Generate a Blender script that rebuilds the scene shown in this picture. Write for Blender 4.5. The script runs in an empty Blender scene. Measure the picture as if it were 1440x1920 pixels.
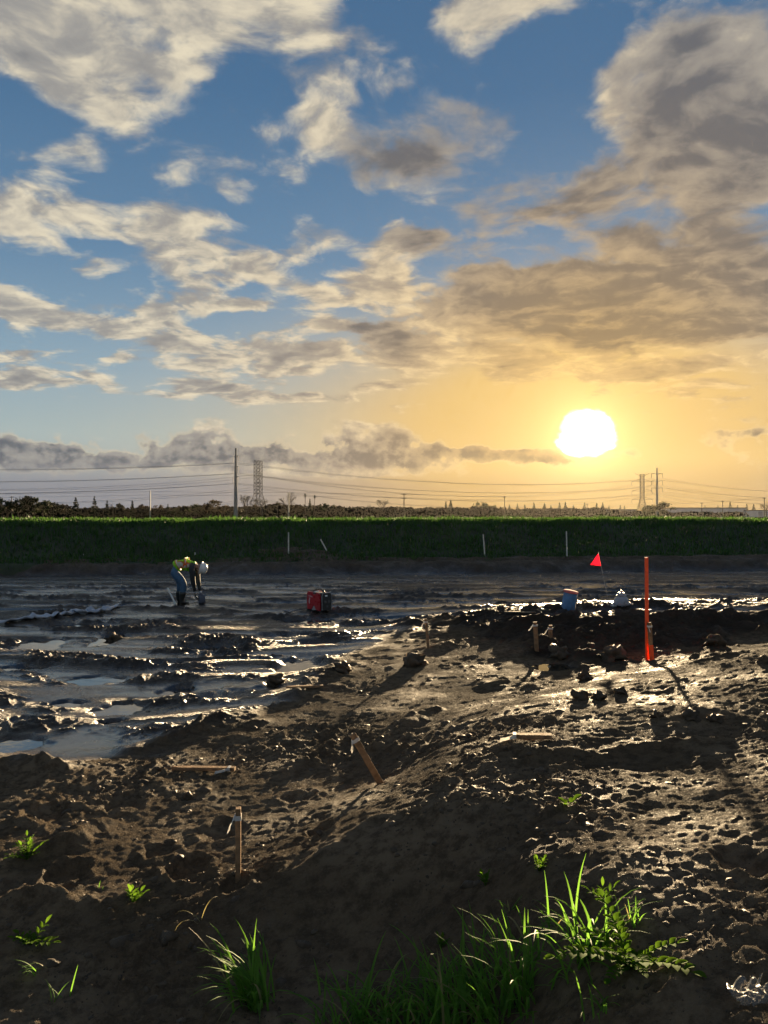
import bpy, bmesh, math, random
import numpy as np
from mathutils import Vector, Matrix, Euler

random.seed(7)
RNG = np.random.default_rng(11)
scene = bpy.context.scene
col = scene.collection
R = math.radians

# ---------------------------------------------------------------- camera
F_PX, CX, HOR = 1440.0, 720.0, 965.0          # focal length and horizon row in photo pixels (1440 x 1920)
EYE = 2.0                                     # eye height above the mud pan
cam_d = bpy.data.cameras.new('camera')
cam_d.sensor_fit = 'VERTICAL'
cam_d.sensor_height = 36.0
cam_d.lens = 36.0 * F_PX / 1920.0
cam_d.clip_start = 0.05
cam_d.clip_end = 6000.0
cam = bpy.data.objects.new('camera', cam_d)
cam.location = (0, 0, EYE)
cam.rotation_euler = (R(90) + math.atan((HOR - 960.0) / F_PX), 0, 0)
col.objects.link(cam)
scene.camera = cam

# ---------------------------------------------------------------- exposure and renderer
EXPO = 2.5
vs = scene.view_settings
vs.view_transform = 'Standard'
vs.look = 'None'
vs.gamma = 1.0
vs.exposure = EXPO
vs.use_curve_mapping = False
scene.render.engine = 'CYCLES'
cy = scene.cycles
cy.use_denoising = True
try:
    cy.denoiser = 'OPENIMAGEDENOISE'
    cy.denoising_input_passes = 'RGB_ALBEDO_NORMAL'
    cy.denoising_prefilter = 'ACCURATE'
except Exception:
    pass
cy.use_adaptive_sampling = True
cy.adaptive_threshold = 0.02
cy.adaptive_min_samples = 24
cy.max_bounces = 6
cy.diffuse_bounces = 2
cy.glossy_bounces = 3
cy.transmission_bounces = 5
cy.transparent_max_bounces = 8
cy.volume_bounces = 0
cy.sample_clamp_indirect = 6.0
cy.sample_clamp_direct = 30.0
cy.caustics_reflective = False
cy.caustics_refractive = False

# ---------------------------------------------------------------- sun
SUN_PX = (1100.0, 822.0)
_sx, _sz = (SUN_PX[0] - CX) / F_PX, (HOR - SUN_PX[1]) / F_PX
SUN_AZ = math.atan(_sx)                        # to the right of the view direction (+Y)
SUN_EL = math.atan(_sz / math.sqrt(1 + _sx * _sx))
SUN_DIR = Vector((math.sin(SUN_AZ) * math.cos(SUN_EL), math.cos(SUN_AZ) * math.cos(SUN_EL), math.sin(SUN_EL)))
sun_d = bpy.data.lights.new('sun', 'SUN')
sun_d.energy = 5.0
sun_d.angle = R(0.6)
sun_d.color = (1.0, 0.74, 0.43)
sun_o = bpy.data.objects.new('sun', sun_d)
sun_o.rotation_euler = SUN_DIR.to_track_quat('Z', 'Y').to_euler()
sun_o.location = (20, 60, 30)
col.objects.link(sun_o)

# ---------------------------------------------------------------- node helpers
class Sock:
    """A socket with arithmetic, so node graphs can be written as formulas."""
    def __init__(self, tree, s): self.t, self.s = tree, s
    def _m(self, op, *a, clamp=False):
        n = self.t.nodes.new('ShaderNodeMath'); n.operation = op; n.use_clamp = clamp
        for i, v in enumerate(a):
            if isinstance(v, Sock): self.t.links.new(v.s, n.inputs[i])
            else: n.inputs[i].default_value = v
        return Sock(self.t, n.outputs[0])
    def __add__(s, o): return s._m('ADD', s, o)
    __radd__ = __add__
    def __sub__(s, o): return s._m('SUBTRACT', s, o)
    def __rsub__(s, o): return s._m('SUBTRACT', o, s)
    def __mul__(s, o): return s._m('MULTIPLY', s, o)
    __rmul__ = __mul__
    def __truediv__(s, o): return s._m('DIVIDE', s, o)
    def __rtruediv__(s, o): return s._m('DIVIDE', o, s)
    def f(s, op, *a): return s._m(op, s, *a)
    def clamp(s): return s._m('ADD', s, 0.0, clamp=True)
    def smooth(s, a, b, lo=0.0, hi=1.0):
        n = s.t.nodes.new('ShaderNodeMapRange'); n.interpolation_type = 'SMOOTHSTEP'
        s.t.links.new(s.s, n.inputs[0])
        for i, v in zip((1, 2, 3, 4), (a, b, lo, hi)): n.inputs[i].default_value = v
        return Sock(s.t, n.outputs[0])
    def lin(s, a, b, lo=0.0, hi=1.0):
        n = s.t.nodes.new('ShaderNodeMapRange'); n.interpolation_type = 'LINEAR'
        s.t.links.new(s.s, n.inputs[0])
        for i, v in zip((1, 2, 3, 4), (a, b, lo, hi)): n.inputs[i].default_value = v
        return Sock(s.t, n.outputs[0])

def feed(tree, v, inp):
    if isinstance(v, Sock): tree.links.new(v.s, inp)
    else: inp.default_value = v

def vmath(tree, op, *a, out=0):
    n = tree.nodes.new('ShaderNodeVectorMath'); n.operation = op
    for i, v in enumerate(a): feed(tree, v, n.inputs[3] if (op == 'SCALE' and i == 1) else n.inputs[i])
    return Sock(tree, n.outputs[1] if op in ('DOT_PRODUCT', 'LENGTH', 'DISTANCE') else n.outputs[0])

def combine(tree, x, y, z=0.0):
    n = tree.nodes.new('ShaderNodeCombineXYZ')
    for i, v in enumerate((x, y, z)): feed(tree, v, n.inputs[i])
    return Sock(tree, n.outputs[0])

def mixc(tree, fac, a, b, blend='MIX'):
    n = tree.nodes.new('ShaderNodeMix'); n.data_type = 'RGBA'; n.blend_type = blend; n.clamp_factor = True
    feed(tree, fac, n.inputs[0])
    for v, i in ((a, 6), (b, 7)):
        if isinstance(v, Sock): tree.links.new(v.s, n.inputs[i])
        else: n.inputs[i].default_value = (*v, 1.0) if len(v) == 3 else v
    return Sock(tree, n.outputs[2])

def noise(tree, vec, scale, detail=4.0, rough=0.5, dist=0.0, lac=2.0, out='Fac', typ='FBM'):
    n = tree.nodes.new('ShaderNodeTexNoise'); n.noise_dimensions = '3D'; n.noise_type = typ
    n.normalize = True
    if vec is not None: tree.links.new(vec.s, n.inputs['Vector'])
    for k, v in (('Scale', scale), ('Detail', detail), ('Roughness', rough), ('Lacunarity', lac), ('Distortion', dist)):
        feed(tree, v, n.inputs[k])
    return Sock(tree, n.outputs['Fac' if out == 'Fac' else 'Color'])

def separate(tree, v):
    n = tree.nodes.new('ShaderNodeSeparateXYZ'); tree.links.new(v.s, n.inputs[0])
    return [Sock(tree, o) for o in n.outputs]

# ---------------------------------------------------------------- sky
def pix_dir(px, py):
    X, Z = (px - CX) / F_PX, (HOR - py) / F_PX
    return math.atan(X), math.atan(Z / math.sqrt(1 + X * X))

# cumulus in the photograph: pixel centre, radii, weight (bright, thin clouds)
CLOUDS = [
 (150,30,230,75,1.1),(60,70,110,55,.9),(130,115,85,55,.8),(300,20,160,55,.9),(600,40,85,60,1.0),(520,10,130,45,.8),(330,118,45,32,.55),
 (900,30,62,58,1.1),(1010,0,110,26,.9),(235,232,58,34,.85),(150,285,36,34,.6),(430,238,85,36,.75),(495,262,40,20,.6),
 (350,325,60,32,.6),(300,358,50,24,.6),(30,310,60,30,.45),(605,235,46,38,.9),(560,320,50,24,1.0),(640,275,50,26,.35),(870,212,36,18,.4),(735,152,36,22,.6),
 (1170,165,55,62,1.0),(1330,318,90,36,.9),(1255,75,80,28,.5),(1400,60,60,60,.7),(1425,165,40,25,.8),
 (60,395,95,45,1.1),(120,430,70,34,.9),(265,420,80,42,1.0),(345,470,110,46,1.0),(440,505,80,30,.9),(350,540,60,14,.55),
 (590,430,45,24,.75),(560,470,50,22,.55),(735,440,45,30,1.0),(715,515,60,34,1.0),(620,545,80,30,1.0),(680,560,80,22,.7),
 (478,578,42,15,1.0),(410,580,40,14,.6),(25,572,60,34,1.1),(110,590,60,30,.8),(235,608,72,22,1.0),(305,580,36,26,.8),(175,555,36,14,.6),(170,505,34,16,.7),
 (430,648,100,24,1.0),(320,628,45,18,.7),(560,675,90,22,1.0),(370,700,60,14,.9),(470,695,90,13,.9),(230,668,36,13,1.0),(40,708,65,24,1.0),
 (190,707,52,13,1.0),(22,670,32,10,.7),(400,735,90,16,1.0),(560,748,110,12,1.0),(600,648,40,14,.8),(610,600,35,18,.6),
 (800,600,95,26,.9),(930,625,110,24,.8),(780,680,130,22,.85),(730,716,60,10,.9),(760,766,45,8,.6),
 (1000,690,160,18,.7),(1150,680,160,20,.6),(1300,690,130,18,.7),(1180,735,120,12,.55),(1370,745,60,10,.7),
 (1180,488,55,14,1.0),(1255,505,36,8,.8),
 (1390,830,90,10,.7),(1130,850,60,12,.9),(1400,850,60,8,.6),
 (400,812,34,24,1.2),(355,838,40,18,.8),(690,815,60,24,1.1),(760,838,50,20,.7),(840,864,90,10,1.0),(560,880,150,10,1.2),(700,886,130,10,1.3),(500,872,40,10,.9),(370,866,60,8,.9),(1010,850,50,8,.8),(110,838,40,6,.6),
 (880,560,90,40,.8),(840,640,120,22,.9),(960,655,140,16,.9),(1120,705,200,14,.8),(1330,725,120,12,.8),(1260,770,120,8,.4),
]
# cloud with a thick grey body
GREY = [
 (720,290,100,36,.55),(840,250,110,50,.55),(790,300,120,34,.5),(900,220,60,26,.35),(1080,385,150,30,1.0),(980,330,130,28,.6),(1150,330,110,26,.5),
 (850,452,90,26,.8),(790,445,45,26,.6),(1300,430,190,26,.9),(1370,380,120,22,.7),(1240,290,70,40,.6),(1330,180,120,95,1.2),(1250,150,70,60,.6),(1410,280,90,70,1.1),
 (1150,545,250,52,1.5),(1340,545,200,60,1.3),(1000,560,130,50,1.1),(1200,610,280,40,1.0),(930,520,70,34,.7),
 (740,640,70,26,.9),(650,612,60,14,.6),(400,732,80,12,.7),(560,742,70,9,.6),(390,650,50,16,.4),
 (60,855,110,24,1.3),(0,850,60,24,1.2),(150,862,50,16,1.1),(250,868,60,14,1.0),(350,848,80,26,1.3),(420,855,70,28,1.2),(520,858,60,20,1.2),(610,866,70,18,1.1),
 (710,845,85,34,1.4),(780,866,70,20,1.2),(860,842,60,10,1.1),(960,852,80,14,1.1),(1380,808,70,11,1.0),(1400,780,36,8,.9),(1020,866,60,10,.9),
]

def build_world():
    w = bpy.data.worlds.new('World'); scene.world = w; w.use_nodes = True
    t = w.node_tree; t.nodes.clear()
    STR = 0.10
    K = 1.0 / (STR * 2 ** EXPO)                # display value -> colour fed to the background
    tc = t.nodes.new('ShaderNodeTexCoord')
    d = vmath(t, 'NORMALIZE', Sock(t, tc.outputs['Generated']))
    x, y, z = separate(t, d)
    az = x.f('ARCTAN2', y)
    el = z.f('ARCSINE')
    sky = t.nodes.new('ShaderNodeTexSky'); sky.sky_type = 'NISHITA'; sky.sun_disc = False
    sky.sun_elevation = SUN_EL; sky.sun_rotation = SUN_AZ
    sky.air_density = 1.0; sky.dust_density = 0.6; sky.ozone_density = 2.0; sky.altitude = 20
    nish = Sock(t, sky.outputs[0])
    # angle to the sun
    cosang = vmath(t, 'DOT_PRODUCT', d, tuple(SUN_DIR))
    ang = cosang.f('MINIMUM', 0.999999).f('ARCCOSINE')
    glow = (ang * (-1 / 0.30)).f('EXPONENT')          # broad golden scattering
    glow2 = (ang * (-1 / 0.115)).f('EXPONENT')        # aureole
    low = (el * (-1 / 0.10)).f('EXPONENT').clamp()    # low air

    # noise coordinates: flat cloud layer seen in perspective above, upright heaps near the horizon
    inv = 1.0 / (z.f('MAXIMUM', 0.0) + 0.13)
    q = combine(t, x * inv, y * inv, 0.0)
    flat = combine(t, az * 1.0, el * 1.25, 3.7)
    lowmix = el.smooth(0.085, 0.15, 1.0, 0.0)
    wq = noise(t, q, 2.2, 3, .55, out='Color')
    q = vmath(t, 'ADD', q, vmath(t, 'SCALE', vmath(t, 'SUBTRACT', wq, (.5, .5, .5)), 0.28))
    n_hi = noise(t, q, 4.6, 7, .58)
    n_lo = noise(t, flat, 34.0, 7, .55)
    mixn = lambda a, b, f: a + (b - a) * f
    n = mixn(n_hi, n_lo, lowmix)
    n_f = mixn(noise(t, q, 13.0, 5, .6), noise(t, flat, 80.0, 4, .6), lowmix)
    # the same noise a little nearer to the sun, for relief on the puffs
    sunq = Vector((SUN_DIR.x, SUN_DIR.y)) / (SUN_DIR.z + .13)
    step = vmath(t, 'SCALE', vmath(t, 'NORMALIZE', vmath(t, 'SUBTRACT', (sunq.x, sunq.y, 0), q)), 0.055)
    n_hi2 = noise(t, vmath(t, 'ADD', q, step), 4.6, 5, .55)
    up = vmath(t, 'ADD', flat, (0.004, 0.0075, 0.0))
    n_lo2 = noise(t, up, 34.0, 5, .5)
    n2 = mixn(n_hi2, n_lo2, lowmix)
    # placing of the clouds, edges broken by noise
    P0 = combine(t, az, el, 0.0)
    wn = noise(t, combine(t, az, el * 1.6, 1.3), 9.0, 5, .6, out='Color')
    wsz = el.lin(0.03, 0.35, 0.014, 0.075)
    P = vmath(t, 'ADD', P0, vmath(t, 'SCALE', vmath(t, 'SUBTRACT', wn, (.5, .5, .5)), wsz))
    def blobs(lst):
        acc = None
        for px, py, rx, ry, s in lst:
            a, e = pix_dir(px, py)
            if 540 < py < 780 and px < 700: s *= 1.25
            ia, ie = F_PX / rx, F_PX / ry
            v = vmath(t, 'MULTIPLY_ADD', P, (ia, ie, 0), (-a * ia, -e * ie, 0))
            dd = vmath(t, 'DOT_PRODUCT', v, v)
            g = dd._m('POWER', 0.42, dd)
            acc = g * s if acc is None else g._m('MULTIPLY_ADD', g, s, acc)
        return acc
    # clear air
    ck = lambda r, g, b: (r * K, g * K, b * K)
    def ramp(v, stops):
        cr = t.nodes.new('ShaderNodeValToRGB'); t.links.new(v.s, cr.inputs[0])
        e = cr.color_ramp.elements
        e[0].position, e[0].color = stops[0][0], (*ck(*stops[0][1]), 1)
        e[1].position, e[1].color = stops[-1][0], (*ck(*stops[-1][1]), 1)
        for p, cc in stops[1:-1]:
            k = e.new(p); k.color = (*ck(*cc), 1)
        return Sock(t, cr.outputs[0])
    elev = el.lin(0.0, 1.0)
    blue = ramp(elev, [(0.0, (.30, .32, .36)), (.10, (.33, .41, .43)), (.18, (.235, .345, .43)), (.32, (.112, .215, .345)), (.50, (.058, .142, .27)), (1.0, (.04, .095, .20))])
    clear = mixc(t, .03, blue, nish)
    gold = mixc(t, glow2, ck(.74, .49, .19), ck(1.1, .72, .23))
    gold_w = (glow * 1.45 * el.smooth(0.36, 0.10, .22, 1.0)).clamp()
    clear = mixc(t, gold_w.smooth(.06, .80), clear, gold)
    warm = glow.smooth(.08, .75)
    bright = mixc(t, warm, ck(.80, .71, .53), ck(1.0, .66, .25))
    mid = mixc(t, warm, ck(.36, .345, .32), ck(.66, .43, .18))
    dark = mixc(t, warm, ck(.125, .138, .162), ck(.34, .235, .125))
    rimc = mixc(t, warm, ck(.62, .54, .40), ck(1.05, .72, .30))
    hz = mixc(t, glow.smooth(.10, .62), ck(.235, .245, .285), ck(.56, .35, .125))
    A = el.lin(0.05, 0.2, 2.6, 3.2)
    relief = ((n - n2) * 3.2 + .56).clamp().smooth(0.0, 1.0)
    def clouded(B, G):
        gfrac = (G * 1.25) / (G + B * .8 + .12)
        cov = (B * .72 + G * .78).f('MINIMUM', 1.05) + (G - 1.0).f('MAXIMUM', 0.0) * .35
        c = cov + (n - .5) * A
        c = (c - .58) * el.smooth(.22, .34, 1.55, 1.05) + .58
        alpha = c.smooth(.22, 1.02) * el.smooth(-.005, .03)
        gs = gfrac.smooth(.30, 1.0)
        thick = (gs * (c.smooth(.15, 1.35) * .62 + .36 - lowmix * .20) + c.smooth(.9, 2.1) * .45).clamp()
        tone = relief * .75 + .22 - thick * (.85 - lowmix * .15) + (n_f - .5) * 1.15 + (n - .5) * -.55
        cloud = mixc(t, tone.smooth(.34, 1.12), mixc(t, tone.smooth(-.50, .50), dark, mid), bright)
        rim = (c.smooth(.30, .55) * c.smooth(1.10, .60) * lowmix)
        cloud = mixc(t, rim * .8, cloud, rimc)
        out = mixc(t, alpha * .96, clear, cloud)
        # lavender haze under the low bank, amber towards the sun
        out = mixc(t, el.smooth(.072, .035) * el.smooth(-.05, .0) * .85 * alpha.lin(0, 1, 1.0, .8), out, hz)
        return mixc(t, el.smooth(-.004, -.03), out, ck(.08, .068, .05)), alpha, thick
    # the sky goes on in the same manner outside the frame
    outside = (az.f('ABSOLUTE')).smooth(0.56, 0.75).f('MAXIMUM', el.smooth(0.64, 0.8)).f('MAXIMUM', el.smooth(-.03, -.05))
    wide = noise(t, q, 0.8, 2, .5).smooth(.42, .74)
    sky_out, _, _ = clouded(wide * 1.0 + .05, wide * .4)
    out, alpha, thick = clouded(blobs(CLOUDS) + .05, blobs(GREY))
    # sun shining through
    mask = 1.0 - alpha * thick * .75
    edge = (n_lo - .5) * .040
    disc = (ang * 1.12 + edge + (el - SUN_EL).smooth(-.008, -.035) * .022).smooth(.043, .022) * K * 6.0
    halo = ((ang * (-1 / 0.032)).f('EXPONENT') * 1.3 * K) * mask
    sunlight = vmath(t, 'SCALE', combine(t, 1.0, .74, .32), halo)
    sunlight = vmath(t, 'ADD', sunlight, vmath(t, 'SCALE', combine(t, 1.0, .93, .72), disc))
    out = vmath(t, 'ADD', out, sunlight)
    def background(c):
        bg = t.nodes.new('ShaderNodeBackground'); bg.inputs['Strength'].default_value = STR
        t.links.new(c.s, bg.inputs['Color']); return bg
    mx = t.nodes.new('ShaderNodeMixShader'); t.links.new(outside.s, mx.inputs[0])
    t.links.new(background(out).outputs[0], mx.inputs[1]); t.links.new(background(sky_out).outputs[0], mx.inputs[2])
    o = t.nodes.new('ShaderNodeOutputWorld'); t.links.new(mx.outputs[0], o.inputs['Surface'])
    w.cycles.sampling_method = 'MANUAL'; w.cycles.sample_map_resolution = 1024
build_world()

# ================================================================ helpers
def set_props(o, label=None, cat=None, group=None, kind=None):
    if label: o['label'] = label
    if cat: o['category'] = cat
    if group: o['group'] = group
    if kind: o['kind'] = kind
    return o

def empty(name, loc, rz=0.0, label=None, cat=None, group=None):
    o = bpy.data.objects.new(name, None); o.empty_display_size = 0.2
    o.location = loc; o.rotation_euler = (0, 0, rz); col.objects.link(o)
    return set_props(o, label, cat, group)

class MB:
    """Collects shapes that become ONE mesh object."""
    def __init__(self): self.v, self.f = [], []
    def add(self, vs, fs):
        b = len(self.v); self.v += [tuple(p) for p in vs]; self.f += [tuple(i + b for i in q) for q in fs]
        return self
    def box(self, c, s, rot=None, taper=1.0, bevel=0.0):
        hx, hy, hz = s[0] / 2, s[1] / 2, s[2] / 2
        if bevel <= 0:
            vs = [(-hx, -hy, -hz), (hx, -hy, -hz), (hx, hy, -hz), (-hx, hy, -hz)]
            vs += [(x * taper, y * taper, hz) for x, y, _ in vs]
            fs = [(3, 2, 1, 0), (4, 5, 6, 7), (0, 1, 5, 4), (1, 2, 6, 5), (2, 3, 7, 6), (3, 0, 4, 7)]
        else:
            bm = bmesh.new(); bmesh.ops.create_cube(bm, size=1.0)
            for p in bm.verts: p.co = Vector((p.co.x * s[0], p.co.y * s[1], p.co.z * s[2]))
            bmesh.ops.bevel(bm, geom=bm.edges[:], offset=bevel, segments=2, profile=.6, affect='EDGES')
            bm.verts.index_update()
            vs = [tuple(p.co) for p in bm.verts]; fs = [tuple(q.index for q in f.verts) for f in bm.faces]; bm.free()
        M = (rot.to_matrix() if rot is not None else Matrix.Identity(3))
        return self.add([M @ Vector(p) + Vector(c) for p in vs], fs)
    def tube(self, pts, rad, n=8, cap=True):
        pts = [Vector(p) for p in pts]
        rs = rad if isinstance(rad, (list, tuple)) else [rad] * len(pts)
        vs, fs = [], []
        ref = None
        for i, p in enumerate(pts):
            t = (pts[min(i + 1, len(pts) - 1)] - pts[max(i - 1, 0)]).normalized()
            if ref is None:
                ref = t.cross(Vector((0, 0, 1)))
                if ref.length < .1: ref = t.cross(Vector((1, 0, 0)))
            ref = (ref - t * ref.dot(t)).normalized(); bi = t.cross(ref)
            for k in range(n):
                a = 2 * math.pi * k / n
                vs.append(p + (ref * math.cos(a) + bi * math.sin(a)) * rs[i])
        for i in range(len(pts) - 1):
            for k in range(n):
                a, b = i * n + k, i * n + (k + 1) % n
                fs.append((a, b, b + n, a + n))
        if cap: fs += [tuple(range(n))[::-1], tuple(range((len(pts) - 1) * n, len(pts) * n))]
        return self.add(vs, fs)
    def lathe(self, prof, n=24, c=(0, 0, 0), axis=None):
        M = axis if axis is not None else Matrix.Identity(3)
        vs, fs = [], []
        for r, z in prof:
            for k in range(n):
                a = 2 * math.pi * k / n
                vs.append(M @ Vector((r * math.cos(a), r * math.sin(a), z)) + Vector(c))
        for i in range(len(prof) - 1):
            for k in range(n):
                a, b = i * n + k, i * n + (k + 1) % n
                fs.append((a, b, b + n, a + n))
        fs += [tuple(range(n))[::-1], tuple(range((len(prof) - 1) * n, len(prof) * n))]
        return self.add(vs, fs)
    def prism(self, poly, y0, y1):
        n = len(poly)
        vs = [(x, y0, z) for x, z in poly] + [(x, y1, z) for x, z in poly]
        fs = [tuple(range(n)), tuple(range(2 * n - 1, n - 1, -1))] + [((i + 1) % n, i, i + n, (i + 1) % n + n) for i in range(n)]
        return self.add(vs, fs)
    def mesh(self, name, mat, smooth=False):
        me = bpy.data.meshes.new(name); me.from_pydata([tuple(p) for p in self.v], [], self.f); me.update()
        if mat: me.materials.append(mat)
        if smooth:
            for p in me.polygons: p.use_smooth = True
        return me
    def build(self, name, mat, parent=None, smooth=False, loc=None):
        o = bpy.data.objects.new(name, self.mesh(name, mat, smooth)); col.objects.link(o)
        if parent: o.parent = parent
        if loc: o.location = loc
        return o

def np_mesh(name, V, Q, mat, smooth=True, attrs=None):
    """mesh straight from numpy arrays; Q is (n, 3 or 4)"""
    me = bpy.data.meshes.new(name)
    k = Q.shape[1]
    me.vertices.add(len(V)); me.vertices.foreach_set('co', V.astype(np.float32).ravel())
    me.loops.add(Q.size); me.loops.foreach_set('vertex_index', Q.astype(np.int32).ravel())
    me.polygons.add(len(Q)); me.polygons.foreach_set('loop_start', np.arange(0, Q.size, k, dtype=np.int32))
    try: me.polygons.foreach_set('loop_total', np.full(len(Q), k, dtype=np.int32))
    except Exception: pass
    me.polygons.foreach_set('use_smooth', np.full(len(Q), smooth, dtype=bool))
    me.update(calc_edges=True)
    for an, av in (attrs or {}).items():
        a = me.attributes.new(an, 'FLOAT', 'POINT'); a.data.foreach_set('value', av.astype(np.float32).ravel())
    me.materials.append(mat)
    return me

# ---------------------------------------------------------------- materials
MATS = {}
def material(name, fn):
    if name in MATS: return MATS[name]
    m = bpy.data.materials.new(name); m.use_nodes = True
    t = m.node_tree; b = t.nodes['Principled BSDF']
    fn(t, b); MATS[name] = m
    return m

def plain(name, c, rough=.6, metal=0.0, var=.25, scale=12.0, bump=0.0, spec=.5, dirt=None):
    """procedural paint / plastic / wood: colour broken by noise, slight relief, optional dirt"""
    def fn(t, b):
        tc = t.nodes.new('ShaderNodeTexCoord'); v = Sock(t, tc.outputs['Object'])
        n = noise(t, v, scale, 5, .6)
        lo = tuple(x * (1 - var) for x in c); hi = tuple(min(1, x * (1 + var)) for x in c)
        cc = mixc(t, n.smooth(.25, .75), lo, hi)
        rr = n.lin(.2, .8, max(0.02, rough - .1), min(1, rough + .1))
        if dirt:
            dn = noise(t, v, scale * .35, 6, .65).smooth(.46, .66)
            cc = mixc(t, dn * dirt, cc, (.06, .045, .03))
        t.links.new(cc.s, b.inputs['Base Color']); t.links.new(rr.s, b.inputs['Roughness'])
        b.inputs['Metallic'].default_value = metal
        b.inputs['Specular IOR Level'].default_value = spec
        if bump:
            bn = t.nodes.new('ShaderNodeBump'); bn.inputs['Strength'].default_value = bump; bn.inputs['Distance'].default_value = .01
            t.links.new(noise(t, v, scale * 6, 4, .6).s, bn.inputs['Height']); t.links.new(bn.outputs[0], b.inputs['Normal'])
    return material(name, fn)

def leafy(name, c1, c2, trans=.45, scale=3.0, rough=.5, spec=.35):
    """foliage: green broken by noise, part of the light passes through"""
    def fn(t, b):
        tc = t.nodes.new('ShaderNodeTexCoord'); gi = t.nodes.new('ShaderNodeObjectInfo')
        v = Sock(t, tc.outputs['Object'])
        n = noise(t, v, scale, 3, .6)
        cc = mixc(t, (n + (Sock(t, gi.outputs['Random']) - .5) * .3).smooth(.3, .7), c1, c2)
        t.links.new(cc.s, b.inputs['Base Color']); b.inputs['Roughness'].default_value = rough
        b.inputs['Specular IOR Level'].default_value = spec
        tr = t.nodes.new('ShaderNodeBsdfTranslucent')
        t.links.new(mixc(t, .5, cc, tuple(min(1, x * 2.2) for x in c2)).s, tr.inputs['Color'])
        mx = t.nodes.new('ShaderNodeMixShader'); mx.inputs[0].default_value = trans
        t.links.new(b.outputs[0], mx.inputs[1]); t.links.new(tr.outputs[0], mx.inputs[2])
        t.links.new(mx.outputs[0], t.nodes['Material Output'].inputs['Surface'])
    return material(name, fn)

# ---------------------------------------------------------------- lattice noise for the terrain
def _hash(ix, iy, seed):
    h = (ix.astype(np.int64) * 374761393 + iy.astype(np.int64) * 668265263 + seed * 1442695041) & 0xffffffff
    h = ((h ^ (h >> 13)) * 1274126177) & 0xffffffff
    h = ((h ^ (h >> 16)) * 2246822519) & 0xffffffff
    return (h ^ (h >> 15))
def perlin(x, y, seed=0):
    x = np.asarray(x, np.float64); y = np.asarray(y, np.float64)
    ix, iy = np.floor(x), np.floor(y); fx, fy = x - ix, y - iy
    u, v = fx * fx * fx * (fx * (fx * 6 - 15) + 10), fy * fy * fy * (fy * (fy * 6 - 15) + 10)
    def g(ax, ay, dx, dy):
        a = _hash(ax, ay, seed).astype(np.float64) * (2 * math.pi / 4294967296.0)
        return np.cos(a) * dx + np.sin(a) * dy
    a, b = g(ix, iy, fx, fy), g(ix + 1, iy, fx - 1, fy)
    c, d = g(ix, iy + 1, fx, fy - 1), g(ix + 1, iy + 1, fx - 1, fy - 1)
    p = a + u * (b - a); q = c + u * (d - c)
    return (p + v * (q - p)) * 1.5
def fbm(x, y, lam, octv=3, seed=0, gain=.5):
    s, a = 0, 1.0
    for o in range(octv):
        s = s + a * perlin(x / lam + 17.3 * o, y / lam - 9.1 * o, seed + o); a *= gain; lam *= .5
    return s
def sstep(a, b, x):
    t = np.clip((x - a) / (b - a), 0, 1); return t * t * (3 - 2 * t)

# ---------------------------------------------------------------- terrain shape
def at_z(px, py, z):
    """point of height z seen at a photo pixel below the horizon"""
    D = F_PX * (EYE - z) / (py - HOR)
    return ((px - CX) / F_PX * D, D)
def at_d(px, py, D):
    return Vector(((px - CX) / F_PX * D, D, EYE + (HOR - py) / F_PX * D))

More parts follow.
